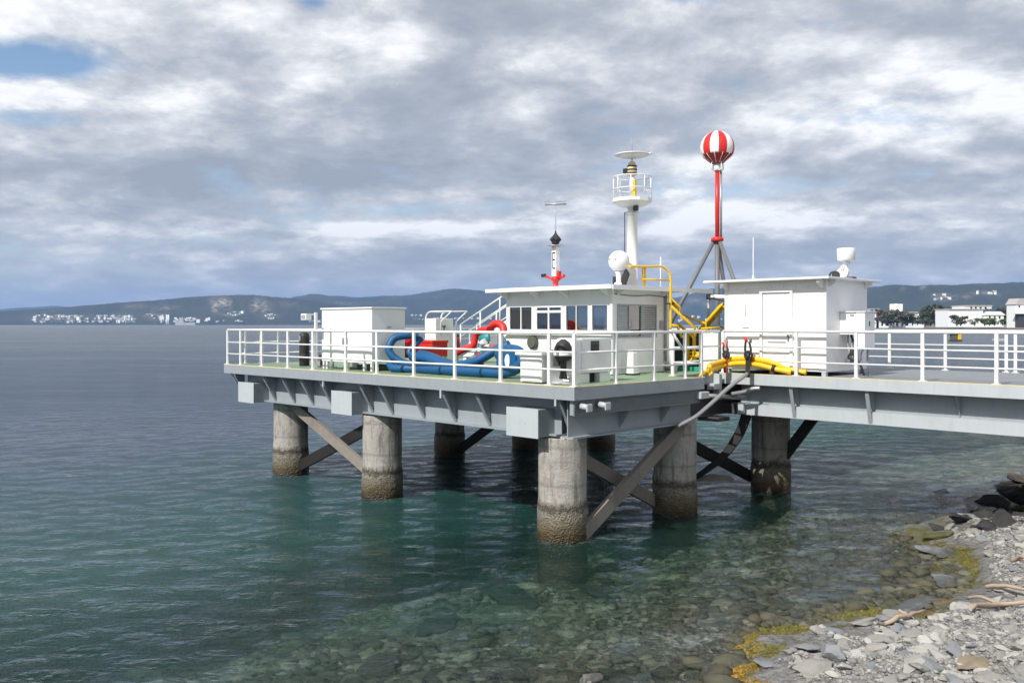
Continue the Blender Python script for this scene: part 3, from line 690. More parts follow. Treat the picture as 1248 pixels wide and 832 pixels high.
for zz in (.05, .15, .25):
    m = MB(); m.lathe((2.6, 5.5, 9.33+zz), [(.137, 0), (.142, .005), (.142, .04), (.137, .045)], 20); m.build('black_band', 'black', sb_)
m = MB(); m.box(2.72, 2.86, 5.4, 5.5, 9.42, 9.56, bev=.02); m.build('side_lug', 'black', t)
m = MB(); m.tube([(2.6, 5.5, 9.7), (2.6, 5.5, 9.82)], .03, 8); m.lathe((2.6, 5.5, 9.83), [(.06, 0), (.3, .03), (.5, .1), (.49, .115), (.25, .13), (.04, .15)], 32); m.tube([(2.28, 5.74, 9.93), (2.2, 5.9, 9.99)], .03, 8); m.build('dish', 'whiteclean', t)
m = MB(); m.tube([(2.6, 5.5, 9.95), (2.6, 5.5, 10.5)], .008, 6); m.tube([(2.6, 5.5, 9.96), (2.6, 5.5, 10.06)], .02, 8); m.build('aerial', 'galv', t)
# camera column
t = thing('instrument_column', 'slim white instrument column with a red foot and black cap on the cabin roof edge', 'instrument', (4.64, 4.5, ZR))
c = (4.64, 4.5, 0)
m = MB(); m.box(4.555, 4.725, 4.415, 4.585, 6.5, 7.38, bev=.015); bd = m.build('column', 'whiteclean', t)
m = MB()
for i, z in enumerate((6.72, 6.86, 6.97, 7.07, 7.17)): m.box(4.58, 4.60 if i % 2 else 4.68, 4.407, 4.414, z, z+.04)
m.box(4.67, 4.69, 4.407, 4.414, 6.75, 7.2); m.build('markings', 'lens', bd)
m = MB(); m.lathe((4.64, 4.5, 7.38), [(.12, 0), (.24, .015), (.24, .035), (.1, .05)], 24); m.build('collar', 'galv', t)
m = MB(); m.lathe((4.64, 4.5, 7.43), [(.06, 0), (.11, .03), (.12, .1), (.14, .19), (.09, .26), (.04, .32), (.015, .42)], 7, smooth=False)
for k in range(4):
    a = k*1.57+.5; m.lathe((4.64+.1*math.cos(a), 4.5+.1*math.sin(a), 7.52), [(.03, 0), (.08, .06), (.03, .14)], 8)
m.build('cap', 'black', t)
m = MB(); m.lathe((4.64, 4.5, ZR), [(.12, 0), (.12, .03), (.07, .06), (.09, .16), (.14, .2), (.10, .31)], 14); m.tube([(4.64, 4.5, ZR+.22), (5.0, 4.45, ZR+.32)], .035, 8); m.box(4.46, 4.54, 4.45, 4.55, ZR+.28, ZR+.46); m.tube([(4.5, 4.5, ZR+.25), (4.3, 4.5, ZR+.32)], .05, 8); m.build('foot', 'red', t)
m = MB(); m.box(5.0, 5.14, 4.4, 4.5, ZR+.30, ZR+.40, bev=.02); m.build('side_sensor', 'black', t)
m = MB(); m.tube([(4.64, 4.5, 7.84), (4.63, 4.5, 8.64)], .008, 6); m.tube([(4.9, 4.32, 8.62), (4.38, 4.68, 8.62)], .03, 8); m.tube([(4.9, 4.32, 8.7), (4.38, 4.68, 8.7)], .01, 6); m.build('t_aerial', 'galv', t)
# yellow roof rail
t = thing('roof_handrail', 'yellow tubular handrail along the cabin roof edge bending down to the deck', 'handrail', (2.0, 6.4, ZR))
m = MB()
m.tube(smooth_pts([(2.12, 4.75, ZR+.50), (2.12, 5.6, ZR+.53), (2.08, 6.15, ZR+.56), (2.02, 6.35, ZR+.48), (1.96, 6.46, ZR+.3), (1.95, 6.46, ZR-.1), (1.95, 6.46, ZR-.6), (1.95, 6.46, 4.95)], 5), .036, 10)
m.build('handrail', 'yellow', t)
m = MB(); m.tube([(2.12, 5.30, ZR+.17), (1.98, 6.44, ZR+.17)], .026, 8); m.build('lower_rail', 'yellow', t)
for v in (5.36, 5.47):
    m = MB(); m.tube([(2.12, v, ZR-.002), (2.12, v, ZR+.52)], .028, 8); m.build('stanchion', 'yellow', t)
m = MB(); m.tube([(1.95, 6.46, 4.95), (1.95, 6.46, ZD+.02)], .036, 8); m.build('lower_leg', 'rail', t)
m = MB(); m.tube([(1.95, 6.46, 5.85), (1.9, 6.85, 5.6), (1.9, 6.86, 5.45)], .03, 8); m.tube([(1.95, 6.46, 5.08), (1.9, 6.72, 5.05), (1.9, 6.95, 4.72)], .04, 8); m.tube([(1.95, 6.46, 5.62), (1.88, 7.6, 5.0), (1.88, 7.6, 4.75)], .045, 8); m.build('bracket', 'yellow', t)
m = MB(); m.tube([(1.95, 6.25, 5.69), (1.95, 6.75, 5.71)], .025, 6); m.build('clamp_bar', 'black', t)
# thin pole aerial behind roof
t = tag(tube([(3.4, 8.0, ZR-.02), (3.4, 8.0, ZR+1.0)], .018, 8).build('aerial', 'rail', None, base=(3.4, 8.0, ZR-.02)), 'thin white aerial standing on the back of the cabin roof behind the yellow rail', 'aerial')

# ------------------------------------------------------------------ yellow deck crane and machine
t = thing('deck_crane', 'yellow folding deck crane with black hydraulic hoses between the cabin and the hut', 'crane', (2.0, 8.1, ZD))
m = MB(); m.box(1.7, 3.2, 7.7, 9.0, ZD+.001, ZD+.13, bev=.01); m.build('base_plate', 'mint', t)
m = MB(); m.box(2.1, 3.1, 8.0, 8.9, ZD+.13, ZD+1.05, bev=.04); m.build('power_pack', 'greenbox', t)
m = MB(); m.box(2.3, 2.9, 8.1, 8.7, ZD+1.05, ZD+1.16, bev=.02); m.build('pack_lid', 'dark', t)
m = MB()
for (u, v) in ((2.25, 7.78), (2.05, 7.82), (1.62, 7.9)):
    m.box(u-.035, u+.035, v-.035, v+.035, ZD+.3 if u > 1.7 else ZD+.13, ZD+1.2)
m.box(1.6, 2.28, 7.80, 7.86, ZD+.42, ZD+.48); m.box(1.6, 2.28, 7.80, 7.86, ZD+.54, ZD+.58); m.box(1.6, 2.3, 7.80, 7.86, ZD+1.2, ZD+1.24)
m.build('guard_frame', 'yellow', t)
m = MB(); m.tube([(2.2, 7.65, ZD+.2), (1.85, 7.9, ZD+.55), (1.72, 8.0, ZD+.72)], .07, 10); m.build('lower_link', 'yellow', t)
m = MB()
for dv in (0, .22): m.tube([(2.42, 8.3+dv, ZD+.98), (1.6, 8.55+dv, ZD+1.95), (1.45, 8.6+dv, ZD+2.04), (1.36, 8.62+dv, ZD+1.9)], .055, 10)
m.tube([(1.9, 8.3, ZD+.6), (2.1, 8.3, ZD+1.15), (1.9, 8.35, ZD+1.2)], .06, 8)
m.build('boom', 'yellow', t)
m = MB(); m.tube([(2.35, 8.4, ZD+1.12), (1.62, 8.65, ZD+1.96)], .035, 8); m.tube([(2.5, 8.35, ZD+1.05), (2.2, 8.4, ZD+1.2)], .07, 8); m.build('hydraulic_ram', 'black', t)
m = MB()
m.tube([(2.15, 7.6, ZD+1.38), (2.35, 7.6, ZD+1.38), (2.15, 7.6, ZD+.95)], .04, 8) if False else m.tube([(2.5, 7.6, ZD+1.42), (2.05, 7.8, ZD+1.0), (2.05, 7.82, ZD+.6)], .045, 8)
m.tube([(2.6, 7.9, ZD+1.7), (1.95, 8.3, ZD+1.42), (1.95, 8.3, ZD+1.1)], .035, 8)
m.tube([(2.75, 7.6, ZD+2.1), (2.55, 7.7, ZD+1.9)], .05, 8)
m.tube([(2.0, 8.1, ZD+1.27), (1.6, 8.5, ZD+1.3)], .03, 8)
m.build('knuckle', 'yellow', t)
t = thing('work_light_arm', 'white horizontal arm with a dark end joint projecting behind the cabin roof', 'arm', (2.2, 9.0, 5.9))
m = MB(); m.tube([(2.5, 9.4, 5.96), (1.55, 9.7, 5.93)], .07, 12); m.build('arm', 'whiteclean', t)
m = MB(); m.tube([(2.6, 9.37, 5.96), (2.48, 9.4, 5.96)], .09, 12); m.build('end_joint', 'black', t)
m = MB(); m.tube([(2.5, 9.3, 5.93), (.98, 9.9, 5.63)], .03, 8); m.build('cable', 'dark', t)
m = MB(); m.tube([(2.55, 9.38, ZD), (2.55, 9.38, 5.96)], .05, 8); m.build('post', 'galv', t)
t = thing('barrier_panel', 'plain white upright panel between the yellow crane and the hut', 'panel', (1.35, 7.7, ZD))
m = MB(); m.box(1.12, 1.68, 7.62, 7.70, ZD+.04, ZD+1.14, bev=.015); m.build('panel', 'whiteclean', t)
m = MB(); m.box(1.14, 1.2, 7.5, 7.85, ZD+.001, ZD+.04); m.box(1.6, 1.66, 7.5, 7.85, ZD+.001, ZD+.04); m.build('foot', 'dark', t)
for (u, v, s, lb) in ((3.3, 10.6, .75, 'pale blue-white crate stack seen behind the yellow crane frame'), (2.6, 11.1, .62, 'white crate seen behind the yellow crane, right of the pale blue crate')):
    t = thing('storage_crate', lb, 'crate', (u, v, ZD))
    m = MB(); m.box(u-s/2, u+s/2, v-s/2, v+s/2, ZD+.02, ZD+1.3, bev=.02); m.build('body', 'whiteclean', t)
    m = MB(); m.box(u-s/2-.02, u+s/2+.02, v-s/2-.02, v+s/2+.02, ZD+1.3, ZD+1.36, bev=.02); m.build('lid', 'louvre' if s > .7 else 'white', t)
# ------------------------------------------------------------------ tripod mast with striped ball
c = Vector((3.5, 11.4, 0))
t = thing('tripod_mast', 'tall red pole on grey tripod legs rising behind the hut', 'mast', (3.5, 11.4, ZD))
m = MB(); m.tube([(3.5, 11.4, ZD+.02), (3.5, 11.4, 7.95)], .085, 14); m.build('centre_leg', 'mastgrey', t)
for a in (R(175), R(62), R(298)):
    d = Vector((math.cos(a), math.sin(a)))        # world direction
    du, dv = (-d.x+d.y)*S2, (d.x+d.y)*S2
    m = MB(); m.tube([(3.5+.1*du, 11.4+.1*dv, 7.95), (3.5+2.3*du, 11.4+2.3*dv, ZD+.03)], .07, 12)
    lg = m.build('leg', 'mastgrey', t)
    m = MB(); m.lathe((3.5+2.3*du, 11.4+2.3*dv, ZD+.003), [(.18, 0), (.18, .03), (.1, .06)], 14); m.build('foot_plate', 'galv', lg)
m = MB(); m.lathe((3.5, 11.4, 7.9), [(.14, 0), (.21, .02), (.21, .12), (.12, .16)], 18); m.build('collar', 'red', t)
m = MB(); m.tube([(3.5, 11.4, 7.95), (3.5, 11.4, 10.35)], .072, 14); m.build('pole', 'red', t)
m = MB(); m.tube([(3.41, 11.49, 7.95), (3.41, 11.49, 10.3)], .04, 10); m.build('conduit', 'galv', t)
m = MB(); m.tube([(3.5, 11.4, 10.3), (3.5, 11.4, 10.52)], .12, 12); 
for k in range(4):
    a = k*1.57+.4; m.tube(smooth_pts([(3.5+.08*math.cos(a), 11.4+.08*math.sin(a), 10.3), (3.5+.24*math.cos(a), 11.4+.24*math.sin(a), 10.38), (3.5+.2*math.cos(a), 11.4+.2*math.sin(a), 10.65)]), .022, 6)
m.build('cradle', 'whiteclean', t)
t = thing('striped_ball', 'red and white striped ball with a dark red underside on top of the red pole', 'signal ball', (3.5, 11.4, 10.52))
R0 = .57; nb = 48
prof = [(R0*math.sin(a), -R0*math.cos(a)) for a in np.linspace(math.pi*.36, math.pi, 22)]
m = MB(); m.lathe((3.5, 11.4, 11.08), prof, nb, mats=lambda i, k: 0 if ((k+2)//4) % 2 else 1, a0=R(8)); m.build('striped_skin', ['red', 'whiteclean'], t)
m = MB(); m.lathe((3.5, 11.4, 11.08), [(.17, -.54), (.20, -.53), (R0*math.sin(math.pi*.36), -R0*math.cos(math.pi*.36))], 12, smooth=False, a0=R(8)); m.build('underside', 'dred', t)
m = MB()
for k in range(12):
    a = R(8)+k*math.pi/6; m.tube([(3.5+.2*math.cos(a), 11.4+.2*math.sin(a), 10.55), (3.5+.545*math.cos(a), 11.4+.545*math.sin(a), 10.84)], .008, 5)
m.build('seam', 'whiteclean', t)
# ------------------------------------------------------------------ hut
ht = thing('equipment_hut', 'plain white equipment hut with a door and overhanging flat roof at the bridge head', 'hut', (-.5, 9.0, ZD))
H0, H1, HV0, HV1, HZ = -2.1, 1.0, 7.8, 10.35, 6.24
m = MB(); m.box(H0, H1, HV0, HV1, ZD+.12, HZ, bev=.008); m.build('walls', 'whiteclean', ht)
m = MB()
for u in (H0+.02, H1-.14, -.55): 
    for v in (HV0+.02, HV1-.14): m.box(u, u+.12, v, v+.12, ZD+.001, ZD+.12)
m.build('foundation_blocks', 'steel_light', ht)
m = MB(); m.box(-2.34, 1.48, 7.42, 10.75, 6.30, 6.36, bev=.012); rf = m.build('roof', 'whiteclean', ht)
m = MB(); m.box(H0+.01, H1-.01, HV0+.01, HV1-.01, HZ+.002, 6.298); m.build('roof_curb', 'white', rf)
for u in (H0+.06, H1-.14):
    m = MB(); m.prism([(u, 7.79, 6.29), (u, 7.5, 6.29), (u, 7.5, 6.22), (u, 7.79, 6.05)], (.08, 0, 0)); m.build('roof_bracket', 'white', ht)
m = MB(); m.prism([(H0-.002, 7.95, 6.29), (H0-.2, 7.95, 6.29), (H0-.2, 7.95, 6.22), (H0-.002, 7.95, 6.1)], (0, .07, 0)); m.build('roof_bracket', 'white', ht)
m = MB(); m.prism([(H0-.002, 10.2, 6.29), (H0-.2, 10.2, 6.29), (H0-.2, 10.2, 6.22), (H0-.002, 10.2, 6.1)], (0, .07, 0)); m.build('roof_bracket', 'white', ht)
m = MB(); m.box(-.24, -.16, 7.735, 7.798, ZD+.14, 5.98); m.box(-1.16, -1.08, 7.735, 7.798, ZD+.14, 5.98); m.box(-1.16, -.16, 7.725, 7.798, 5.98, 6.04); m.build('door_frame', 'white', ht)
m = MB(); m.box(-1.07, -.25, 7.775, 7.798, ZD+.16, 5.96); dr = m.build('door', 'whiteclean', ht)
m = MB(); m.box(-.93, -.86, 7.766, 7.774, ZD+1.15, 5.8); m.box(-.46, -.39, 7.766, 7.774, ZD+1.15, 5.8); m.box(-.86, -.46, 7.766, 7.774, 5.73, 5.8); m.box(-.86, -.46, 7.766, 7.774, ZD+1.15, ZD+1.2)
m.build('door_moulding', 'white', dr)
m = MB(); m.box(-.95, -.40, 7.76, 7.774, ZD+.89, ZD+.93); m.build('letter_slot', 'louvre', dr)
m = MB(); m.box(-1.04, -1.0, 7.72, 7.774, ZD+.95, ZD+1.12, bev=.01); m.build('handle', 'galv', dr)
m = MB(); m.box(-1.9, .9, 7.79, 7.798, ZD+.13, ZD+.22); m.build('skirting', 'white', ht)
t = thing('roof_radar', 'white drum shaped radar on a tilted bracket on the hut roof', 'radar', (-2.05, 9.0, 6.362))
m = MB(); m.lathe((-2.1, 9.0, 6.86), [(.05, -.03), (.2, -.01), (.235, .02), (.245, .3), (.235, .33), (.1, .345)], 28); m.build('drum', 'whiteclean', t)
m = MB(); m.tube([(-2.1, 9.0, 6.84), (-2.08, 9.0, 6.74), (-2.0, 8.95, 6.62)], .06, 10, rr=[.13, .07, .08]); m.prism([(-1.9, 8.95, 6.37), (-2.12, 8.95, 6.37), (-2.18, 8.95, 6.55), (-2.12, 8.95, 6.74), (-2.0, 8.95, 6.7), (-1.85, 8.95, 6.58)], (0, .1, 0)); m.build('bracket', 'whiteclean', t)
m = MB(); m.tube([(-1.85, 8.86, 6.47), (-1.85, 9.0, 6.47)], .1, 16); m.box(-2.35, -1.75, 8.9, 9.1, 6.363, 6.40, bev=.01); m.tube(smooth_pts([(-1.85, 8.9, 6.56), (-1.7, 8.9, 6.52), (-1.66, 8.9, 6.38)]), .025, 8); m.build('motor', 'black', t)
t = thing('aerial', 'thin white whip aerial on the left part of the hut roof', 'aerial', (.3, 8.2, 6.362))
m = MB(); m.tube([(.3, 8.2, 6.362), (.3, 8.2, 7.6)], .014, 8, rr=[.016, .008]); m.build('whip', 'whiteclean', t)
m = MB(); m.tube([(.3, 8.2, 6.362), (.3, 8.2, 6.5)], .03, 8); m.build('base', 'white', t)
t = thing('switch_box', 'white electrical switch cabinet hung on the shaded right wall of the hut', 'electrical box', (-2.4, 8.9, 4.4))
m = MB(); m.box(-2.55, -2.103, 8.6, 9.15, 4.82, 5.42, bev=.01); m.build('inner_box', 'whiteclean', t)
m = MB(); m.box(-2.80, -2.56, 8.58, 9.22, 4.46, 5.42, bev=.01); bx = m.build('outer_box', 'whiteclean', t)
m = MB(); m.box(-2.84, -2.08, 8.55, 9.24, 5.425, 5.45); m.build('rain_cover', 'whiteclean', t)
m = MB(); m.box(-2.81, -2.802, 8.85, 8.9, 5.05, 5.18); m.build('lock', 'lens', bx)
m = MB(); m.box(-2.5, -2.4, 8.585, 8.598, 5.32, 5.36); m.build('latch', 'galv', t)
m = MB()
for k in range(5):
    a = k*.11; m.tube(smooth_pts([(-2.2-a, 8.9, 4.82), (-2.22-a, 8.85, 4.5), (-2.3-a*.7, 8.8, 4.3+.05*(k % 2)), (-2.3-a*.5, 8.9, 4.1), (-2.12, 9.0, 4.0+.04*k)]), .022, 6)
m.build('cable', 'galv', t)
m = MB(); m.tube(smooth_pts([(-2.3, 8.85, 4.8), (-2.45, 8.8, 4.45), (-2.25, 8.8, 4.2), (-2.5, 8.9, 4.05), (-2.6, 9.0, 3.72)]), .03, 8); m.box(-2.5, -2.3, 8.75, 8.95, 4.25, 4.42, bev=.03); m.build('cable', 'black', t)
m = MB(); m.tube([(-2.7, 9.0, 3.705), (-2.7, 9.0, 4.45)], .03, 8); m.build('support_leg', 'galv', t)
t = thing('cable_reel', 'tiny black clamp box on the bridge deck behind the switch cabinet', 'box', (-3.1, 9.6, ZD)) if False else None
m = MB(); m.tube(smooth_pts([(2.37, 4.26, 5.95), (2.355, 5.2, 5.9), (2.355, 6.1, 5.93), (2.355, 6.9, 5.88)]), .012, 6); m.build('wall_cable', 'dark', cb)
m = MB(); m.box(2.335, 2.368, 6.5, 6.68, 4.95, 5.2, bev=.008); m.build('wall_socket', 'galv', cb)
m = MB(); m.tube(smooth_pts([(2.75, 5.35, 6.2), (2.78, 5.36, 6.6), (2.765, 5.37, 7.4), (2.765, 5.37, 8.3)]), .014, 6); m.build('mast_cable', 'dark', cb)
m = MB(); m.box(.2, .42, 7.765, 7.798, 5.0, 5.3, bev=.01); m.tube([(.31, 7.78, 5.3), (.31, 7.78, 6.1)], .012, 6); m.build('meter_box', 'white', ht)
m = MB()
for k in range(9): m.tube([(H0+.15+k*.36, 7.798, 6.12), (H0+.15+k*.36, 7.792, 6.12)], .012, 6)
m.build('bolt_row', 'galv', ht)
# ------------------------------------------------------------------ yellow hoses over the bridge edge
t = thing('yellow_hose', 'bundle of thick bright yellow hoses draped over the joint of platform and bridge', 'hose', (.2, 7.3, ZD))
for k, (dv, dz, e0, e1) in enumerate(((0, 0, 0, 0), (.17, .02, .3, -.35), (.08, .14, .5, .1))):
    m = MB(); m.tube(smooth_pts([(.02, 5.0+dv+e0, ZD+.05+dz*.2), (.35, 5.9+dv, ZD+.12+dz), (.65, 6.8+dv*.8, ZD+.17+dz), (.62, 7.35+dv*.6, ZD+.25+dz), (.2, 7.42+dv*.6, ZD+.30+dz), (-.3, 7.42+dv*.6, ZD+.27+dz), (-.75, 7.46+dv*.6, ZD+.18+dz), (-1.2+e1, 7.60+dv, ZD+.09)], 8), -.0+.072, 16, rr=[.072*min(1, .3+i_/9) for i_ in range(57)])
    hs = m.build('hose', 'yellow', t)
m = MB(); m.tube([(-.72, 7.46, ZD+.2), (-.80, 7.465, ZD+.18)], .10, 16); m.tube([(-1.2, 7.60, ZD+.09), (-1.5, 7.75, ZD+.05)], .05, 12); m.build('coupling', 'black', t)
for i, (u, lb) in enumerate(((.63, 'black clamp with one red tipped handle gripping the yellow hoses, left of the two'), (-.08, 'larger black clamp with red and olive tips on the yellow hoses, right of the two'))):
    v = 7.36
    t = thing('hose_clamp', lb, 'clamp', (u, v, ZD+.1), 'clamps on the yellow hoses')
    s = .85 if i == 0 else 1.
    m = MB(); m.box(u-.07*s, u+.07*s, v-.13, v-.09, ZD+.02-.1*i, ZD+.46, bev=.02); m.box(u-.05, u+.05, v-.13, v+.2, ZD+.4, ZD+.46, bev=.015); m.build('jaw', 'black' if i else 'dred', t)
    m = MB(); m.tube([(u+.11*s*math.cos(a), v-.08, ZD+.53+.11*s*math.sin(a)) for a in np.linspace(0, 6.283, 18)], .035, 8); m.tube([(u, v-.1, ZD+.42), (u, v-.1, ZD+.60)], .06*s, 10); m.build('ring', 'black', t)
    for sg in (-1, 1):
        m = MB(); m.tube(smooth_pts([(u+sg*.05, v-.1, ZD+.55), (u+sg*.09*s, v-.1, ZD+.68), (u+sg*.055*s+.02, v-.1, ZD+.88*s+.03)]), .032*s, 8); m.build('arm', 'black', t)
    m = MB(); m.tube([(u+.04, v-.1, ZD+.9*s), (u+.10, v-.1, ZD+1.04*s)], .03 if i == 0 else .045, 8)
    if i == 0: m.tube([(u-.03, v-.1, ZD+.88*s), (u-.06, v-.1, ZD+1.08*s)], .025, 8)
    m.build('grip', 'red', t)
    if i: m = MB(); m.tube([(u-.08, v-.1, ZD+.88), (u-.08, v-.1, ZD+1.0)], .035, 8); m.build('grip', 'olive', t)
t = tag(tube([(-.08, 7.2, 3.72), (-.08, 6.92, 3.62), (-.08, 6.55, 3.50), (-.08, 6.12, 3.33), (-.08, 5.6, 3.1), (-.08, 5.13, 2.90), (-.08, 4.6, 2.70), (.1, 4.1, 2.5)], .055, 12, True).build('grey_hose', 'galv', None, base=(.2, 6.5, 3.)), 'smooth grey hose hanging from the yellow hoses down towards the platform pile', 'hose')
t = tag(tube([(.5, 7.38, 3.12), (.1, 7.35, 3.2), (-.15, 7.38, 3.3), (-.35, 7.44, 3.32)], .06, 12, True).build('grey_pipe', 'galv', None, base=(.2, 7.35, 3.)), 'short bent grey pipe below the yellow hoses under the bridge edge', 'pipe')
# ------------------------------------------------------------------ numpy noise
rng = np.random.default_rng(5)
_T = rng.random((256, 256))
def vnoise(x, y):
    xi = np.floor(x).astype(int); yi = np.floor(y).astype(int); fx = x-xi; fy = y-yi
    fx = fx*fx*(3-2*fx); fy = fy*fy*(3-2*fy)
    a = _T[xi & 255, yi & 255]; b = _T[(xi+1) & 255, yi & 255]; c = _T[xi & 255, (yi+1) & 255]; d = _T[(xi+1) & 255, (yi+1) & 255]
    return (a*(1-fx)+b*fx)*(1-fy)+(c*(1-fx)+d*fx)*fy-.5
def fbm(x, y, o=4, s=1., ga=.5):
    r = 0; a = 1
    for k in range(o): r = r+a*vnoise(x*s+17.3*k, y*s-9.1*k); s *= 2.03; a *= ga
    return r
SHORE = np.array([(-140, -110), (-40, -28), (-15, -6), (-5, 4.2), (1.2, 11.0), (2.8, 12.7), (4.09, 14.1), (5.3, 15.), (6.84, 16.35), (8.65, 18.8), (10.4, 21.8), (12.6, 24.2), (16.3, 28.5), (24, 36), (40, 46), (70, 60), (160, 95), (700, 250)], float)
def shore_dist(X, Y):
    best = np.full(X.shape, 1e9); sg = np.ones(X.shape)
    for a, b in zip(SHORE, SHORE[1:]):
        d = b-a; L2 = d@d; t = np.clip(((X-a[0])*d[0]+(Y-a[1])*d[1])/L2, 0, 1)
        dx = X-a[0]-t*d[0]; dy = Y-a[1]-t*d[1]; dd = np.hypot(dx, dy)
        cr = d[0]*(Y-a[1])-d[1]*(X-a[0])
        u = dd < best; best = np.where(u, dd, best); sg = np.where(u, np.where(cr > 0, -1, 1), sg)
    return best*sg          # positive on land
def ground_z(X, Y):
    d = shore_dist(X, Y)
    n = fbm(X, Y, 5, .45); n2 = fbm(X+50, Y+20, 3, 2.2)
    d = d+fbm(X, Y, 3, .7)*.9
    land = np.where(d < 14, .20*d+.0*d, 2.8+(d-14)*.02)
    bed = np.where(d > -8, .15*d, -1.2+(d+8)*.36)
    z = np.where(d > 0, land, np.maximum(bed, -9))
    z = z+n*np.where(d > 0, .30, .30)+n2*.10
    return np.where(z > 3.3, 3.3, z)
def axis(lo, hi, f0, f1, st):
    a = list(np.arange(f0, f1, st)); s = st; x = f0
    L = []
    while x > lo: s *= 1.22; x -= s; L.append(x)
    s = st; x = a[-1]; H = []
    while x < hi: s *= 1.22; x += s; H.append(x)
    return np.array(L[::-1]+a+H)
def grid_mesh(name, xs, ys, Z, mat, smooth=True):
    nx, ny = len(xs), len(ys); X, Y = np.meshgrid(xs, ys, indexing='ij')
    co = np.stack([X, Y, Z], -1).reshape(-1, 3).astype(np.float32)
    i = np.arange(nx-1)[:, None]*ny+np.arange(ny-1)[None, :]
    f = np.stack([i, i+ny, i+ny+1, i+1], -1).reshape(-1, 4).astype(np.int32)
    return raw_mesh(name, co, f, mat, smooth)
def raw_mesh(name, co, f, mat, smooth=True):
    me = bpy.data.meshes.new(name); me.vertices.add(len(co)); me.vertices.foreach_set('co', np.asarray(co, np.float32).ravel())
    k = f.shape[1]; me.loops.add(f.size); me.loops.foreach_set('vertex_index', f.ravel().astype(np.int32))
    me.polygons.add(len(f)); me.polygons.foreach_set('loop_start', np.arange(0, f.size, k, dtype=np.int32)); me.polygons.foreach_set('loop_total', np.full(len(f), k, np.int32))
    if smooth: me.polygons.foreach_set('use_smooth', np.ones(len(f), bool))
    me.update(calc_edges=True); me.validate()
    me.materials.append(M[mat] if isinstance(mat, str) else mat)
    o = bpy.data.objects.new(name, me); COL.objects.link(o); return o
def set_attr(o, name, arr):
    a = o.data.attributes.new(name, 'FLOAT', 'POINT'); a.data.foreach_set('value', np.asarray(arr, np.float32).ravel())

# ------------------------------------------------------------------ ground material
def ground_mat():
    m, nt, b = newmat('shore_ground'); L = nt.links
    geo = N(nt, 'ShaderNodeNewGeometry'); sep = N(nt, 'ShaderNodeSeparateXYZ'); L.new(geo.outputs['Position'], sep.inputs[0])
    P = geo.outputs['Position']
    def noi(s, d=6., r=.6, dist=0.):
        n = N(nt, 'ShaderNodeTexNoise', i_Scale=s, i_Detail=d, i_Roughness=r, i_Distortion=dist); L.new(P, n.inputs['Vector']); return n.outputs[0]
    def vor(s, feat='F1'):
        n = N(nt, 'ShaderNodeTexVoronoi', i_Scale=s, feature=feat); L.new(P, n.inputs['Vector']); return n
    nb, nm, nf = noi(.5, 5.), noi(2.2, 7., .7), noi(9., 7., .75)
    v1, v2 = vor(7.), vor(19.)
    e1 = vor(3.2)
    # dry rubble
    dry = mixc(nt, v1.outputs['Color'], (.24, .235, .225), (.36, .355, .34))
    dry = mixc(nt, ramp(nt, v1.outputs['Distance'], [(.5, g(0)), (.75, g(1))]).outputs[0], dry, (.20, .195, .185))
    dry = mixc(nt, math_(nt, 'MULTIPLY', ramp(nt, nm, [(.45, g(0)), (.62, g(1))]).outputs[0], .6), dry, (.25, .245, .235))
    dry = mixc(nt, math_(nt, 'MULTIPLY', ramp(nt, v2.outputs['Distance'], [(.45, g(0)), (.8, g(1))]).outputs[0], .5), dry, (.14, .135, .13))
    # drowned bed
    bed = ramp(nt, nm, [(.34, (.05, .055, .04)), (.45, (.16, .17, .12)), (.56, (.34, .34, .26)), (.70, (.55, .53, .42))]).outputs[0]
    bed = mixc(nt, ramp(nt, e1.outputs['Distance'], [(.42, g(0)), (.7, g(.7))]).outputs[0], bed, (.05, .055, .035))
    bed = mixc(nt, math_(nt, 'MULTIPLY', ramp(nt, nf, [(.54, g(0)), (.66, g(1))]).outputs[0], .6), bed, (.05, .05, .035))
    bed = mixc(nt, math_(nt, 'MULTIPLY', ramp(nt, nb, [(.46, g(0)), (.62, g(1))]).outputs[0], .35), bed, (.12, .11, .06))
    zf = math_(nt, 'ADD', sep.outputs[2], math_(nt, 'MULTIPLY', math_(nt, 'SUBTRACT', nm, .5), .5))
    c = mixc(nt, ramp(nt, zf, [(.02, g(1)), (.14, g(0))]).outputs[0], dry, bed)
    # yellow green weed band along the water's edge
    wb = ramp(nt, zf, [(.0, g(0)), (.03, g(1)), (.10, g(1)), (.14, g(0))]).outputs[0]
    wf = math_(nt, 'MULTIPLY', wb, ramp(nt, nb, [(.40, g(0)), (.47, g(1))]).outputs[0])
    weed = ramp(nt, nf, [(.35, (.055, .055, .006)), (.55, (.17, .15, .012)), (.7, (.28, .22, .02))]).outputs[0]
    c = mixc(nt, wf, c, weed)
    # damp stones just above
    damp = ramp(nt, math_(nt, 'ADD', zf, .2), [(.17, g(0)), (.30, g(1)), (.34, g(1)), (.62, g(0))]).outputs[0]
    c = mixc(nt, math_(nt, 'MULTIPLY', damp, .5), c, (.07, .068, .06))
    L.new(c, b.inputs['Base Color'])
    L.new(ramp(nt, zf, [(.05, g(.35)), (.4, g(.9))]).outputs[0], b.inputs['Roughness'])
    bp = N(nt, 'ShaderNodeBump', i_Strength=.9, i_Distance=.06)
    h = math_(nt, 'SUBTRACT', math_(nt, 'ADD', math_(nt, 'MULTIPLY', nm, 1.2), math_(nt, 'MULTIPLY', nf, .5)), math_(nt, 'ADD', v1.outputs['Distance'], math_(nt, 'MULTIPLY', v2.outputs['Distance'], .5)))
    L.new(h, bp.inputs['Height']); L.new(bp.outputs[0], b.inputs['Normal'])
    return m
xs = axis(-700, 900, -13, 24, .16); ys = axis(-400, 600, 7.5, 38, .16)
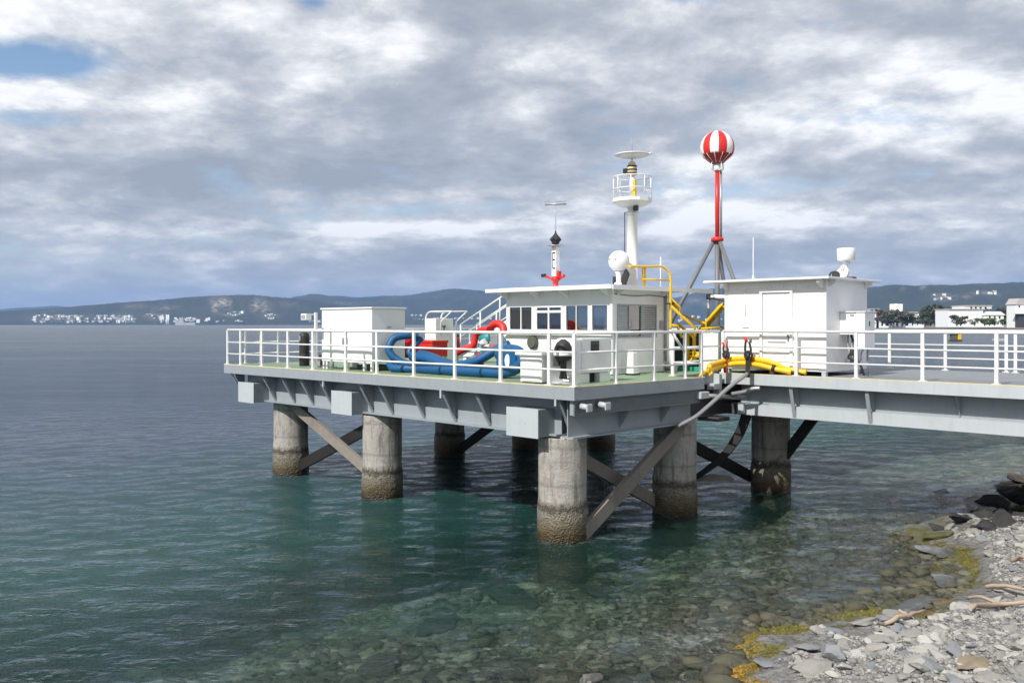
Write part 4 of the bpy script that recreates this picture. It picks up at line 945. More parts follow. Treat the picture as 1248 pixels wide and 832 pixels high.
X, Y = np.meshgrid(xs, ys, indexing='ij')
o = grid_mesh('ground', xs, ys, ground_z(X, Y), ground_mat()); tag(o, kind='structure')

# ------------------------------------------------------------------ water
def water_mat():
    m, nt, b = newmat('sea_water'); L = nt.links; nt.nodes.remove(b); out = nt.nodes['Material Output']
    geo = N(nt, 'ShaderNodeNewGeometry'); P = geo.outputs['Position']
    at = N(nt, 'ShaderNodeAttribute', attribute_name='depth')
    dep = at.outputs['Fac']
    # ripples
    def lay(rot, sx, sy, scale, det=3., rough=.55, dist=.3):
        mp = N(nt, 'ShaderNodeMapping'); mp.inputs['Rotation'].default_value = (0, 0, R(rot)); mp.inputs['Scale'].default_value = (sx, sy, 1)
        L.new(P, mp.inputs[0]); n = N(nt, 'ShaderNodeTexNoise', i_Scale=scale, i_Detail=det, i_Roughness=rough, i_Distortion=dist)
        L.new(mp.outputs[0], n.inputs['Vector']); return n.outputs[0]
    a = lay(14, .4, 1, 1.1, 3.); bn = lay(-14, .45, 1, 2.8, 4., .62); c = lay(24, .55, 1, 7.5, 4., .65); far = lay(-8, .3, 1, .22, 5., .7)
    gust = lay(5, .5, 1, .035, 4., .6, 0.)
    sp_ = N(nt, 'ShaderNodeSeparateXYZ'); L.new(P, sp_.inputs[0])
    opn = ramp(nt, math_(nt, 'MULTIPLY', sp_.outputs[1], .004), [(.12, g(0)), (1., g(1))]).outputs[0]
    def addl(q):
        r_ = q[0]
        for x_ in q[1:]: r_ = math_(nt, 'ADD', r_, x_)
        return r_
    h = addl([math_(nt, 'MULTIPLY', a, .5), math_(nt, 'MULTIPLY', bn, .62), math_(nt, 'MULTIPLY', c, .26), math_(nt, 'MULTIPLY', math_(nt, 'MULTIPLY', far, opn), 3.6)])
    bp = N(nt, 'ShaderNodeBump', i_Strength=1., i_Distance=.27); L.new(h, bp.inputs['Height'])
    L.new(math_(nt, 'ADD', .32, math_(nt, 'MULTIPLY', gust, .9)), bp.inputs['Strength'])
    fr = N(nt, 'ShaderNodeFresnel', i_IOR=1.333); L.new(bp.outputs[0], fr.inputs['Normal'])
    gl = N(nt, 'ShaderNodeBsdfGlossy', i_Roughness=.05); L.new(math_(nt, 'ADD', .04, math_(nt, 'MULTIPLY', opn, .22)), gl.inputs['Roughness']); L.new(bp.outputs[0], gl.inputs['Normal'])
    tr = N(nt, 'ShaderNodeBsdfTransparent'); 
    tint = ramp(nt, math_(nt, 'MULTIPLY', dep, .2), [(0., (.985, .995, .99)), (.12, (.84, .95, .92)), (.35, (.58, .84, .79)), (1., (.2, .6, .6))]).outputs[0]
    L.new(tint, tr.inputs[0])
    df = N(nt, 'ShaderNodeBsdfDiffuse')
    patch = lay(0, 1, 1, .16, 3.)
    col = ramp(nt, math_(nt, 'ADD', math_(nt, 'MULTIPLY', dep, .1), math_(nt, 'MULTIPLY', math_(nt, 'SUBTRACT', patch, .5), .25)), [(0., (.030, .10, .078)), (.18, (.022, .088, .075)), (.45, (.028, .072, .078)), (.75, (.046, .076, .10)), (1., (.062, .082, .118))]).outputs[0]
    L.new(col, df.inputs[0])
    murk = math_(nt, 'SUBTRACT', 1., math_(nt, 'POWER', 2.718, math_(nt, 'ADD', math_(nt, 'MULTIPLY', dep, -.20), math_(nt, 'MULTIPLY', math_(nt, 'MULTIPLY', dep, dep), -.07))))
    body = N(nt, 'ShaderNodeMixShader'); L.new(murk, body.inputs[0]); L.new(tr.outputs[0], body.inputs[1]); L.new(df.outputs[0], body.inputs[2])
    # foam where the wash breaks on the stones
    fo = N(nt, 'ShaderNodeBsdfDiffuse'); fo.inputs[0].default_value = (.62, .66, .68, 1)
    fn = lay(20, 1, 1, 5., 8., .8, 1.5); fm = lay(0, 1, 1, .55, 2.)
    at2 = N(nt, 'ShaderNodeAttribute', attribute_name='wash')
    ff = math_(nt, 'MULTIPLY', math_(nt, 'MULTIPLY', ramp(nt, fn, [(.5, g(0)), (.66, g(1))]).outputs[0], at2.outputs['Fac']), .75)
    b2 = N(nt, 'ShaderNodeMixShader'); L.new(ff, b2.inputs[0]); L.new(body.outputs[0], b2.inputs[1]); L.new(fo.outputs[0], b2.inputs[2])
    chop = lay(-6, .28, 1, .035, 11., .78, .3); chop2 = lay(4, .22, 1, .5, 9., .75, .2)
    ck = ramp(nt, addl([math_(nt, 'MULTIPLY', chop, .5), math_(nt, 'MULTIPLY', chop2, .5)]), [(.38, g(.62)), (.62, g(1.15))]).outputs[0]
    frc = math_(nt, 'MULTIPLY', math_(nt, 'MINIMUM', fr.outputs[0], math_(nt, 'SUBTRACT', .9, math_(nt, 'MULTIPLY', opn, .30))), ck)
    mx = N(nt, 'ShaderNodeMixShader'); L.new(frc, mx.inputs[0]); L.new(b2.outputs[0], mx.inputs[1]); L.new(gl.outputs[0], mx.inputs[2])
    L.new(mx.outputs[0], out.inputs[0]); return m
M['water'] = water_mat()
xs = axis(-16000, 16000, -30, 22, .17); ys = axis(-600, 16000, 8, 60, .17)
X, Y = np.meshgrid(xs, ys, indexing='ij')
r2 = np.random.default_rng(11)
Z = np.zeros_like(X)
for k in range(46):
    lam = 10**r2.uniform(-.15, .38); th = R(r2.normal(-75, 30)); amp = .0030*lam**.9; ph = r2.uniform(0, 6.28)
    Z += amp*np.sin(2*np.pi/lam*(X*math.cos(th)+Y*math.sin(th))+ph)
fade = np.clip((X+30)/6, 0, 1)*np.clip((22-X)/6, 0, 1)*np.clip((Y-7)/2, 0, 1)*np.clip((60-Y)/14, 0, 1)
Z *= fade
gz = ground_z(X, Y)
dep = np.maximum(-gz, 0)
Z *= np.clip(.25+dep*1.2, 0, 1)
o = grid_mesh('water', xs, ys, Z, 'water'); tag(o, kind='structure'); set_attr(o, 'depth', np.clip(dep, 0, 10))
sd = shore_dist(X, Y)
wash = np.exp(-((X-3.0)**2/1.3+(Y-14.3)**2/.4))*.7+.3*np.clip(1-np.abs(sd+.25)/.35, 0, 1)*np.clip((Y-10)/3, 0, 1)
for (pu, pv) in ((1.2, .95), (8.35, .98), (13.95, 1.3), (1.0, 5.3), (.85, 10.2)):
    q = W(pu, pv); rr_ = np.hypot(X-q.x, Y-q.y); wash = wash+.45*np.exp(-((rr_-.66)/.12)**2)
set_attr(o, 'wash', np.clip(wash, 0, 1))

# ------------------------------------------------------------------ stones
def rock_mesh(seed, flat=.7, sub=3, ang=1.):
    r = random.Random(seed*3+1); bm = bmesh.new(); bmesh.ops.create_icosphere(bm, subdivisions=sub, radius=1.)
    cuts = [(Vector((r.gauss(0, 1), r.gauss(0, 1), r.gauss(0, 1))).normalized(), r.uniform(.42, .8)) for _ in range(18)]
    of = Vector((r.random()*50, r.random()*50, 0))
    for v in bm.verts:
        p = v.co.copy()
        for n, d in cuts:
            e = p.dot(n)-d
            if e > 0: p -= n*e*ang
        p *= 1+.14*mnoise.noise(p*1.6+of)+.10*mnoise.noise(p*5+of)+.05*mnoise.noise(p*13+of)
        v.co = Vector((p.x*1.15, p.y*.9, p.z*flat))
    me = bpy.data.meshes.new('stone'); bm.to_mesh(me); bm.free(); return me
RM = {}
def rock_variants(mat, n, flat):
    L = []
    for i in range(n):
        me = rock_mesh(hash((mat, i)) % 9999 if False else sum(map(ord, mat))+i*13, flat, 3); me.materials.append(M[mat]); L.append(me)
    return L
for mt, n, fl in (('rock', 6, .62), ('rockwhite', 4, .6), ('rockblue', 3, .5), ('rockdark', 4, .6), ('rocktan', 2, .55), ('rockrust', 2, .7), ('rockmoss', 3, .6), ('rocksub', 2, .4)):
    RM[mt] = rock_variants(mt, n, fl)
def gz1(x, y): return float(ground_z(np.array([x]), np.array([y]))[0])
def put_rock(x, y, s, mt, label, cat='stone', group=None, sc3=(1, 1, 1), z=None, rz=None, sink=.25, name='shore_stone', tilt=.25):
    o = bpy.data.objects.new(name, rnd.choice(RM[mt])); COL.objects.link(o)
    o.location = (x, y, (gz1(x, y) if z is None else z)+s*sc3[2]*(.5-sink)); o.scale = (s*sc3[0], s*sc3[1], s*sc3[2])
    o.rotation_euler = (rnd.uniform(-tilt, tilt), rnd.uniform(-tilt, tilt), rnd.uniform(0, 6.28) if rz is None else rz)
    return tag(o, label, cat, group)
CAMZ, FPX = 5.1, 1090.
def on_ground(px, py, z=0.3):   # surveyed spot -> world x, y for a point seen in the survey picture
    for _ in range(6):
        d = FPX*(CAMZ-z)/(py-395.); x = (px-624)/FPX*d; z = max(gz1(x, d), 0.)
    return x, d
named = [
 (1186, 812, .36, 'rocktan', 'broad flat tan stone half buried at the bottom right of the rubble', (1.5, 1.0, .5)),
 (1165, 796, .24, 'rockblue', 'slate grey flat stone lying against the broad tan stone', (1.3, .8, .5)),
 (1115, 812, .27, 'rockwhite', 'largest white slab stone on the rubble near the bottom edge', (1.5, .8, .5)),
 (1015, 806, .33, 'rockblue', 'upright split blue-grey stone near the yellow weed', (1.0, .6, 1.3)),
 (990, 815, .34, 'rock', 'pale pinkish grey block left of the split blue-grey stone', (1.2, .9, .6)),
 (1118, 738, .55, 'rockblue', 'long smooth grey ledge stone at the water line', (2.2, .7, .5)),
 (1080, 757, .33, 'rockblue', 'rounded blue-grey stone half in the water below the ledge stone', (1.3, .8, .55)),
 (1150, 740, .28, 'rockrust', 'rusty brown boulder on the rubble above the ledge stone', (1, .9, .9)),
 (1137, 750, .2, 'rockrust', 'small rusty brown stone beside the rusty brown boulder', (1, .9, .6)),
 (1160, 708, .55, 'rockblue', 'broad blue-grey slab above the green weed', (1.6, .9, .45)),
 (1145, 676, .42, 'rockblue', 'grey slab at the water line between two weed patches', (1.4, .9, .5)),
 (1143, 658, .30, 'rockmoss', 'mossy olive rock at the water line', (1.3, .9, .6)),
 (1143, 646, .25, 'rockdark', 'dark rock just behind the mossy olive rock', (1.1, .9, .6)),
 (1172, 638, .36, 'rockdark', 'black boulder standing in the water beside the weed', (1.2, .9, .7)),
 (985, 790, .24, 'rockblue', 'small slate stone among the orange weed', (1.2, .8, .5)),
 (931, 812, .22, 'rockblue', 'small dark slate stone beside the bright orange weed', (1.2, .8, .5)),
 (1054, 764, .22, 'rock', 'pale grey stone at the wet edge near the driftwood stick', (1.3, .8, .5)),
 (1145, 776, .2, 'rockwhite', 'small round white stone in the middle of the rubble', (1, .9, .7)),
 (1240, 586, .8, 'rocktan', 'pale yellowish slab beyond the black boulders at the right edge', (1.4, .7, .35)),
 (1247, 574, .7, 'rockwhite', 'far white stone at the right edge of the bay', (1.2, .8, .4)),
 (720, 828, .27, 'rock', 'lone pale pointed stone poking out of the shallow water', (1., .8, 1.1)),
]
for px, py, s, mt, lb, s3 in named:
    x, y = on_ground(px, py, .3)
    zz = None if px != 720 else -.12
    put_rock(x, y, s, mt, lb, sc3=s3, z=zz, rz=(.7 if s3[0] > 1.4 else None), name='boulder' if s > .4 else 'shore_stone', sink=.25)
# black boulder heap and single wet rocks
heap = [(1195, 632, .55), (1212, 625, .7), (1235, 618, .9), (1250, 630, .8), (1225, 640, .8), (1205, 645, .6), (1243, 606, .6), (1190, 645, .45), (1265, 612, 1.0), (1262, 640, 1.), (1285, 630, 1.1)]
for i, (px, py, s) in enumerate(heap):
    x, y = on_ground(px, py, .4)
    put_rock(x, y, s*.55, 'rockdark', 'black wet boulder in the heap at the right edge of the shore', 'boulder', 'black boulders heaped at the right edge of the shore', sc3=(1.2, 1, 1.15), name='boulder', z=.1+.1*(i % 3), tilt=.6)
for px, py, s, lb in ((1147, 598, .34, 'single black rock awash well out from the shore'), (1183, 608, .36, 'black rock awash, leftmost of the chain leading to the boulder heap'),
        (1199, 613, .40, 'black rock awash in the middle of the chain near the boulder heap'), (1205, 604, .25, 'small black rock awash behind the chain'), (1213, 606, .3, 'black rock awash next to the boulder heap'),
        (1143, 637, .15, 'tiny black rock awash just off the mossy rock'), (1172, 612, .16, 'tiny black rock awash at the tip of the chain'),
        (1085, 692, .26, 'brown pointed rock standing in the shallows, upper of two'), (1082, 709, .24, 'brown rounded rock in the shallows, lower of two')):
    d = FPX*5.1/(py-395); x = (px-624)/FPX*d
    put_rock(x, d, s, 'rockdark' if px > 1100 else 'rockmoss', lb, sc3=(1.35, .9, .65), z=-.08, name='awash_rock', sink=.4)
for px, py, s, lb in ((620, 706, .9, 'large dark drowned rock under the clear water left of the nearest pile'), (735, 697, .6, 'dark drowned rock just below the nearest pile'), (460, 790, .8, 'bluish dark drowned rock at the lower left shallows'),
        (530, 735, .7, 'brownish drowned rock under the clear water, left of centre')):
    d = FPX*5.6/(py-395); x = (px-624)/FPX*d
    put_rock(x, d, s, 'rocksub', lb, sc3=(1.3, .8, .5), name='drowned_rock', sink=.3)
# rubble: individual stones, each a thing
placed = 0; rr = random.Random(3)
cand = []
for _ in range(9000):
    x = rr.uniform(2.3, 15); y = rr.uniform(9.5, 28)
    px = 624+FPX*x/y
    if px > 1275: continue
    cand.append((x, y))
CA = np.array(cand); GZ = ground_z(CA[:, 0], CA[:, 1])
lab_r = {'rock': 'pale grey rubble stone on the dry part of the shore', 'rockwhite': 'whitish rubble stone on the dry part of the shore', 'rockblue': 'slate coloured rubble stone on the shore'}
for (x, y), z in zip(cand, GZ):
    py = 395+FPX*(CAMZ-z)/y
    if z < .22 or py > 850: continue
    mt = rr.choices(['rock', 'rockwhite', 'rockblue'], [6, 4, 1.2])[0]
    s = min(.08*math.exp(rr.gauss(.35, .5)), .22)
    if s < .085: continue
    put_rock(x, y, s, mt, lab_r[mt], group=lab_r[mt].replace('stone', 'stones'), z=z, sc3=(1, 1, rr.uniform(.5, .9)), sink=.42, tilt=.35)
    placed += 1
    if placed >= 285: break
# gravel: uncountable, one mesh
def gravel(name, n, smin, smax, cond, mat, seed, col=None, flat=.6):
    r = np.random.default_rng(seed)
    bm = bmesh.new(); (bmesh.ops.create_icosphere(bm, subdivisions=1, radius=1.) if mat != 'weed' else bmesh.ops.create_cone(bm, segments=4, radius1=1., radius2=0., depth=1., cap_ends=False, cap_tris=False)); bmesh.ops.triangulate(bm, faces=bm.faces[:]); bv = np.array([v.co[:] for v in bm.verts]); bf = np.array([[v.index for v in f.verts] for f in bm.faces]); bm.free()
    x = r.uniform(-13 if seed > 90 else 1.5, 16, n*6); y = r.uniform(9, 30, n*6); z = ground_z(x, y)
    ok = cond(x, y, z) & ((624+FPX*x/y) < 1290); x, y, z = x[ok][:n], y[ok][:n], z[ok][:n]; k = len(x)
    s = r.uniform(smin, smax, k)*np.exp(r.normal(0, .3, k))
    V = bv[None]*(1+r.uniform(-.45 if seed > 90 else -.35, .45 if seed > 90 else .35, (k, len(bv), 1)))*np.stack([s*r.uniform(.8, 1.4, k), s, s*flat], -1)[:, None, :]
    a = r.uniform(0, 6.28, k); ca, sa = np.cos(a)[:, None], np.sin(a)[:, None]
    V = np.stack([V[..., 0]*ca-V[..., 1]*sa, V[..., 0]*sa+V[..., 1]*ca, V[..., 2]], -1)
    V += np.stack([x, y, z+s*.15], -1)[:, None, :]
    F = (bf[None]+(np.arange(k)*len(bv))[:, None, None]).reshape(-1, 3)
    o = raw_mesh(name, V.reshape(-1, 3), F, mat, False); o['kind'] = 'stuff'; return o
def gravmat():
    m, nt, b = newmat('gravel_mix'); L = nt.links
    geo = N(nt, 'ShaderNodeNewGeometry')
    c = ramp(nt, geo.outputs['Random Per Island'], [(0, (.10, .10, .105)), (.25, (.20, .197, .19)), (.6, (.31, .305, .29)), (.9, (.44, .43, .41)), (1., (.24, .2, .15))]).outputs[0]
    n = N(nt, 'ShaderNodeTexNoise', i_Scale=30., i_Detail=4.); L.new(geo.outputs['Position'], n.inputs['Vector'])
    c = mixc(nt, math_(nt, 'MULTIPLY', n.outputs[0], .5), c, (.2, .19, .18))
    L.new(c, b.inputs['Base Color']); b.inputs['Roughness'].default_value = .85; return m
M['gravel'] = gravmat()
M['bedstone'] = None
def bedmat():
    m, nt, b = newmat('bed_stones'); L = nt.links
    geo = N(nt, 'ShaderNodeNewGeometry')
    c = ramp(nt, geo.outputs['Random Per Island'], [(0, (.03, .032, .025)), (.3, (.09, .09, .065)), (.55, (.25, .245, .18)), (.85, (.46, .45, .36)), (1., (.16, .10, .05))]).outputs[0]
    n = N(nt, 'ShaderNodeTexNoise', i_Scale=12., i_Detail=5.); L.new(geo.outputs['Position'], n.inputs['Vector'])
    n2 = N(nt, 'ShaderNodeTexNoise', i_Scale=.9, i_Detail=5., i_Roughness=.65); L.new(geo.outputs['Position'], n2.inputs['Vector'])
    c = mixc(nt, math_(nt, 'MULTIPLY', ramp(nt, n2.outputs[0], [(.45, g(0)), (.58, g(1))]).outputs[0], .75), c, (.05, .052, .03))
    sp = N(nt, 'ShaderNodeSeparateXYZ'); L.new(geo.outputs['Position'], sp.inputs[0])
    c = mixc(nt, math_(nt, 'MULTIPLY', ramp(nt, math_(nt, 'ADD', sp.outputs[2], 1.), [(.55, g(0)), (.9, g(1))]).outputs[0], .65), c, (.065, .055, .03))
    L.new(mixc(nt, math_(nt, 'MULTIPLY', n.outputs[0], .7), c, (.09, .095, .055)), b.inputs['Base Color']); b.inputs['Roughness'].default_value = .7
    bp = N(nt, 'ShaderNodeBump', i_Strength=1., i_Distance=.05); n5 = N(nt, 'ShaderNodeTexNoise', i_Scale=9., i_Detail=6., i_Roughness=.75); L.new(geo.outputs['Position'], n5.inputs['Vector']); L.new(n5.outputs[0], bp.inputs['Height']); L.new(bp.outputs[0], b.inputs['Normal'])
    return m
M['bedstone'] = bedmat()
o = gravel('drowned_stones', 26000, .03, .13, lambda x, y, z: (z < .02) & (z > -2.8) & (fbm(x, y, 3, .6) > -.16), 'bedstone', 91, flat=.45); tag(o, 'stony seabed showing through the clear shallow water', 'seabed stones')
o = gravel('gravel', 24000, .010, .036, lambda x, y, z: z > .24, 'gravel', 4); tag(o, 'loose pale gravel covering the shore between the stones', 'gravel')
def weedmat():
    m, nt, b = newmat('seaweed'); L = nt.links
    geo = N(nt, 'ShaderNodeNewGeometry'); sep = N(nt, 'ShaderNodeSeparateXYZ'); L.new(geo.outputs['Position'], sep.inputs[0])
    c1 = ramp(nt, geo.outputs['Random Per Island'], [(0, (.045, .045, .008)), (.5, (.11, .10, .012)), (1., (.20, .17, .02))]).outputs[0]
    c2 = ramp(nt, geo.outputs['Random Per Island'], [(0, (.10, .06, .008)), (.5, (.26, .145, .012)), (1., (.42, .25, .025))]).outputs[0]
    L.new(mixc(nt, ramp(nt, math_(nt, 'MULTIPLY', sep.outputs[0], .1), [(.32, g(1)), (.40, g(0))]).outputs[0], c1, c2), b.inputs['Base Color'])
    b.inputs['Roughness'].default_value = .45; return m
M['weed'] = weedmat()
def weedzone(x, y, z):
    n = fbm(x, y, 3, .35)
    return (z > -.04) & (z < .13) & (shore_dist(x, y) < 1.1) & (n > -.15)
o = gravel('seaweed', 90000, .010, .026, weedzone, 'weed', 9, flat=.9); tag(o, 'yellow green seaweed carpet along the water line, orange at its near end', 'seaweed')
# ------------------------------------------------------------------ driftwood
def stick(pts, r, lb, twig=None):
    P = [Vector(p) for p in pts]; n = 14
    Q = smooth_pts(P, 5); k = len(Q)
    m = MB(True); m.tube([q+Vector((mnoise.noise(q*4), mnoise.noise(q*4+Vector((9, 0, 0))), mnoise.noise(q*4+Vector((0, 9, 0)))))*r*.5 for q in Q], r, 7, rr=[.62*r*(1-.7*abs(i/(k-1)*1.05-.35))*(1+.35*mnoise.noise(Q[i]*7)) for i in range(k)])
    if twig: m.tube(smooth_pts(twig, 4), r*.35, 6)
    o = m.build('driftwood', 'drift', None, base=tuple(P[0])); tag(o, lb, 'driftwood', None)
def gp(px, py, h=.05):
    x, y = on_ground(px, py, .5); return (x, y, gz1(x, y)+h)
stick([gp(1202, 722, .12), gp(1222, 724, .16), gp(1262, 727, .18)], .075, 'straight pinkish driftwood branch, upper of two at the right edge')
stick([gp(1186, 748, .12), gp(1215, 746, .16), gp(1262, 744, .18)], .085, 'thick pale driftwood branch with a fork, lower of two at the right edge', [gp(1215, 745, .16), gp(1195, 738, .16), gp(1180, 736, .12)])
stick([gp(1078, 769, .10), gp(1100, 762, .14), gp(1128, 753, .13)], .07, 'curved driftwood stick lying at the wet edge of the rubble', [gp(1108, 760, .12), gp(1095, 758, .2)])
stick([gp(1233, 690, .12), gp(1245, 697, .2), gp(1265, 703, .2)], .06, 'short forked driftwood piece, highest of the driftwood at the right edge', [gp(1245, 697, .16), gp(1250, 686, .3)])
# ------------------------------------------------------------------ hills
def hillmat(name, forest1, forest2, bare):
    m, nt, b = newmat(name); L = nt.links
    geo = N(nt, 'ShaderNodeNewGeometry'); P = geo.outputs['Position']
    n1 = N(nt, 'ShaderNodeTexNoise', i_Scale=.004, i_Detail=9., i_Roughness=.7); L.new(P, n1.inputs['Vector'])
    n2 = N(nt, 'ShaderNodeTexNoise', i_Scale=.03, i_Detail=6., i_Roughness=.75); L.new(P, n2.inputs['Vector'])
    at = N(nt, 'ShaderNodeAttribute', attribute_name='bare')
    c = mixc(nt, ramp(nt, n1.outputs[0], [(.42, g(0)), (.6, g(1))]).outputs[0], forest1, forest2)
    c = mixc(nt, math_(nt, 'MULTIPLY', ramp(nt, n2.outputs[0], [(.5, g(0)), (.68, g(1))]).outputs[0], .6), c, (.016, .028, .014))
    f = math_(nt, 'MULTIPLY', at.outputs['Fac'], ramp(nt, n2.outputs[0], [(.42, g(0)), (.58, g(1))]).outputs[0])
    c = mixc(nt, f, c, bare)
    L.new(c, b.inputs['Base Color']); b.inputs['Roughness'].default_value = .95
    bp = N(nt, 'ShaderNodeBump', i_Strength=.8, i_Distance=14.); L.new(n2.outputs[0], bp.inputs['Height']); L.new(bp.outputs[0], b.inputs['Normal'])
    return m
M['hill'] = hillmat('hill_forest', (.018, .030, .020), (.040, .048, .030), (.40, .34, .27))
def hill(name, dist, prof, depth, front=.35, seed=0, bares=(), na=520, nr=60, shore=1.0, rough=.10):
    """prof: (px, py) skyline as seen from the pier; built as a real range at 'dist' metres with true heights"""
    pxs = np.array([p[0] for p in prof], float); H = (395-np.array([p[1] for p in prof], float))/FPX*dist+5.1
    px = np.linspace(pxs[0], pxs[-1], na); h = np.interp(px, pxs, H)
    k = np.ones(9)/9; h = np.convolve(np.pad(h, 4, 'edge'), k, 'valid')
    edge = np.clip(np.minimum(px-px[0], px[-1]-px)/40, 0, 1)
    h = h*edge
    t = np.linspace(0, 1, nr)
    PX, T = np.meshgrid(px, t, indexing='ij'); Hh = h[:, None]
    rdist = dist-depth*front+T*depth
    X = (PX-624)/FPX*rdist; Y = rdist+0*X
    s = np.where(T < front, np.sin(np.clip(T/front, 0, 1)*np.pi/2)**.8, np.cos(np.clip((T-front)/(1-front), 0, 1)*np.pi/2))
    n = fbm(X+seed*1000, Y, 6, 1/700., .55)
    ridge = np.exp(-((T-front)/.12)**2)
    Z = Hh*s*(1+(n*1.1)*(1-ridge)*(s < .97)*.5)+n*Hh*rough*(T > .02)
    Z += fbm(X, Y, 3, 1/45.)*10*np.clip(s, 0, 1)*edge[:, None]
    # compensate the skyline: nothing in front may rise over the profile line of sight
    cap = 5.1+(h[:, None]-5.1)/dist*rdist
    Z = np.minimum(Z, cap+fbm(X, Y, 4, 1/60., .6)*dist/900.)
    Z = np.where(T <= 0, -3, Z); Z = np.where(T >= 1, -3, Z)
    Z = np.where((edge[:, None] <= 0), -3, Z)
    co = np.stack([X, Y, Z], -1).reshape(-1, 3); i = np.arange(na-1)[:, None]*nr+np.arange(nr-1)[None]
    f = np.stack([i, i+nr, i+nr+1, i+1], -1).reshape(-1, 4)
    o = raw_mesh(name, co, f, 'hill'); tag(o, kind='structure')
    PY = 395-FPX*(Z-5.1)/rdist
    B = np.zeros_like(PX)
    for (bx, by, sx, sy, a) in bares: B = np.maximum(B, a*np.exp(-((PX-bx)/sx)**2-((PY-by)/sy)**2))
    set_attr(o, 'bare', np.clip(B*1.1, 0, 1))
    return co.reshape(na, nr, 3), PX, PY
hill('hills', 12500, [(-260, 386), (-60, 382), (0, 377), (30, 374.5), (50, 373), (62, 372), (80, 374), (100, 375), (140, 382), (200, 390)], 3000, seed=1)
gA, pA, qA = hill('hills', 6600, [(-400, 391), (-200, 386), (-60, 381.5), (0, 379.5), (50, 377), (100, 373), (150, 369), (200, 365.5), (235, 362), (270, 360.5), (308, 359.5), (330, 362), (352, 363.5), (372, 365), (420, 372), (470, 382), (520, 391), (560, 394)], 2600, seed=2,
    bares=[(270, 368, 12, 6, 1.), (262, 374, 4, 6, .9), (312, 372, 6, 8, .8), (322, 374, 8, 8, .6), (205, 376, 16, 3, .5), (165, 373, 14, 2.5, .35), (190, 385, 14, 4, .5), (280, 382, 12, 3, .5), (330, 385, 9, 3, .6), (350, 370, 14, 3, .3), (80, 388, 40, 3, .4), (145, 386, 12, 4, .4)])
gB, pB, qB = hill('hills', 8600, [(230, 394), (280, 375), (330, 366), (355, 363), (370, 359), (382, 357.3), (398, 359.5), (415, 361), (436, 362.5), (465, 360.5), (493, 360.5), (523, 356), (540, 352.8), (552, 352), (577, 353.6), (604, 356.5), (660, 361), (720, 362.5), (780, 362.5), (826, 363), (845, 357), (861, 352.5), (885, 351), (920, 352), (960, 357), (1020, 366), (1080, 376), (1180, 390)], 3600, seed=3,
    bares=[(845, 366, 9, 3, .5), (860, 370, 6, 3, .4), (410, 370, 40, 2, .3)])
gC, pC, qC = hill('hills', 5200, [(860, 392), (930, 370), (1000, 356), (1058, 350), (1078, 348.3), (1095, 347), (1117, 348.5), (1138, 347.2), (1159, 348), (1187, 346), (1215, 345.3), (1248, 343.5), (1300, 340), (1400, 337), (1550, 340), (1700, 350), (1900, 372)], 2600, seed=4,
    bares=[(1125, 350, 5, 2, .7), (1150, 362, 14, 3, .7), (1203, 358, 14, 2, .7), (1178, 361, 6, 2, .4), (1100, 352, 4, 2, .3)])
# low far shore on the right
def farland():
    m, nt, b = newmat('far_shore'); L = nt.links
    geo = N(nt, 'ShaderNodeNewGeometry'); sep = N(nt, 'ShaderNodeSeparateXYZ'); L.new(geo.outputs['Position'], sep.inputs[0])
    n = N(nt, 'ShaderNodeTexNoise', i_Scale=.06, i_Detail=8., i_Roughness=.75); L.new(geo.outputs['Position'], n.inputs['Vector'])
    z = math_(nt, 'ADD', sep.outputs[2], math_(nt, 'MULTIPLY', math_(nt, 'SUBTRACT', n.outputs[0], .5), 3.))
    c = ramp(nt, math_(nt, 'MULTIPLY', z, .12), [(.05, (.10, .09, .075)), (.25, (.26, .22, .17)), (.45, (.20, .17, .13)), (.6, (.06, .075, .035))]).outputs[0]
    L.new(c, b.inputs['Base Color']); b.inputs['Roughness'].default_value = .95; return m
na, nr = 220, 60
px = np.linspace(960, 1750, na); t = np.linspace(0, 1, nr)
PX, T = np.meshgrid(px, t, indexing='ij')
near = np.interp(PX, [960, 1050, 1080, 1140, 1200, 1260, 1400, 1750], [1900, 1700, 1500, 1120, 920, 780, 700, 700])
r = near+(2600-near)*T**1.6
X = (PX-624)/FPX*r; Yf = r
Z = -.6+np.clip((r-near)/60, 0, 1)*1.3+np.clip((r-near-70)/160, 0, 1)*5.+fbm(X, Yf, 4, 1/60.)*1.4*np.clip((r-near)/80, 0, 1)
Z = np.where(T >= 1, -2, Z)
co = np.stack([X, Yf, Z], -1).reshape(-1, 3); i = np.arange(na-1)[:, None]*nr+np.arange(nr-1)[None]
tag(raw_mesh('far_shore', co, np.stack([i, i+nr, i+nr+1, i+1], -1).reshape(-1, 4), farland()), kind='structure')

# ------------------------------------------------------------------ small far houses
def house_mesh(w, d, h, roof, wall='farwhite', rmat='farroof'):
    m = MB(True); m.box(-w/2, w/2, -d/2, d/2, -6, h)
    if roof > 0: m.prism([(-w/2-.4, -d/2-.4, h+.02), (w/2+.4, -d/2-.4, h+.02), (0, -d/2-.4, h+roof)], (0, d+.8, 0), mi=1)
    else: m.box(-w/2-.3, w/2+.3, -d/2-.3, d/2+.3, h+.02, h+.6, mi=1)
    me = bpy.data.meshes.new('house'); bmesh.ops.recalc_face_normals(m.bm, faces=m.bm.faces[:]); m.bm.to_mesh(me); m.bm.free()
    me.materials.append(M[wall]); me.materials.append(M[rmat]); return me
HM = [house_mesh(12, 10, 7, 3), house_mesh(16, 10, 6, 3), house_mesh(20, 12, 10, 0, rmat='farwhite'), house_mesh(11, 9, 9, 2.5), house_mesh(30, 14, 8, 0, 'fargrey', 'farwhite')]
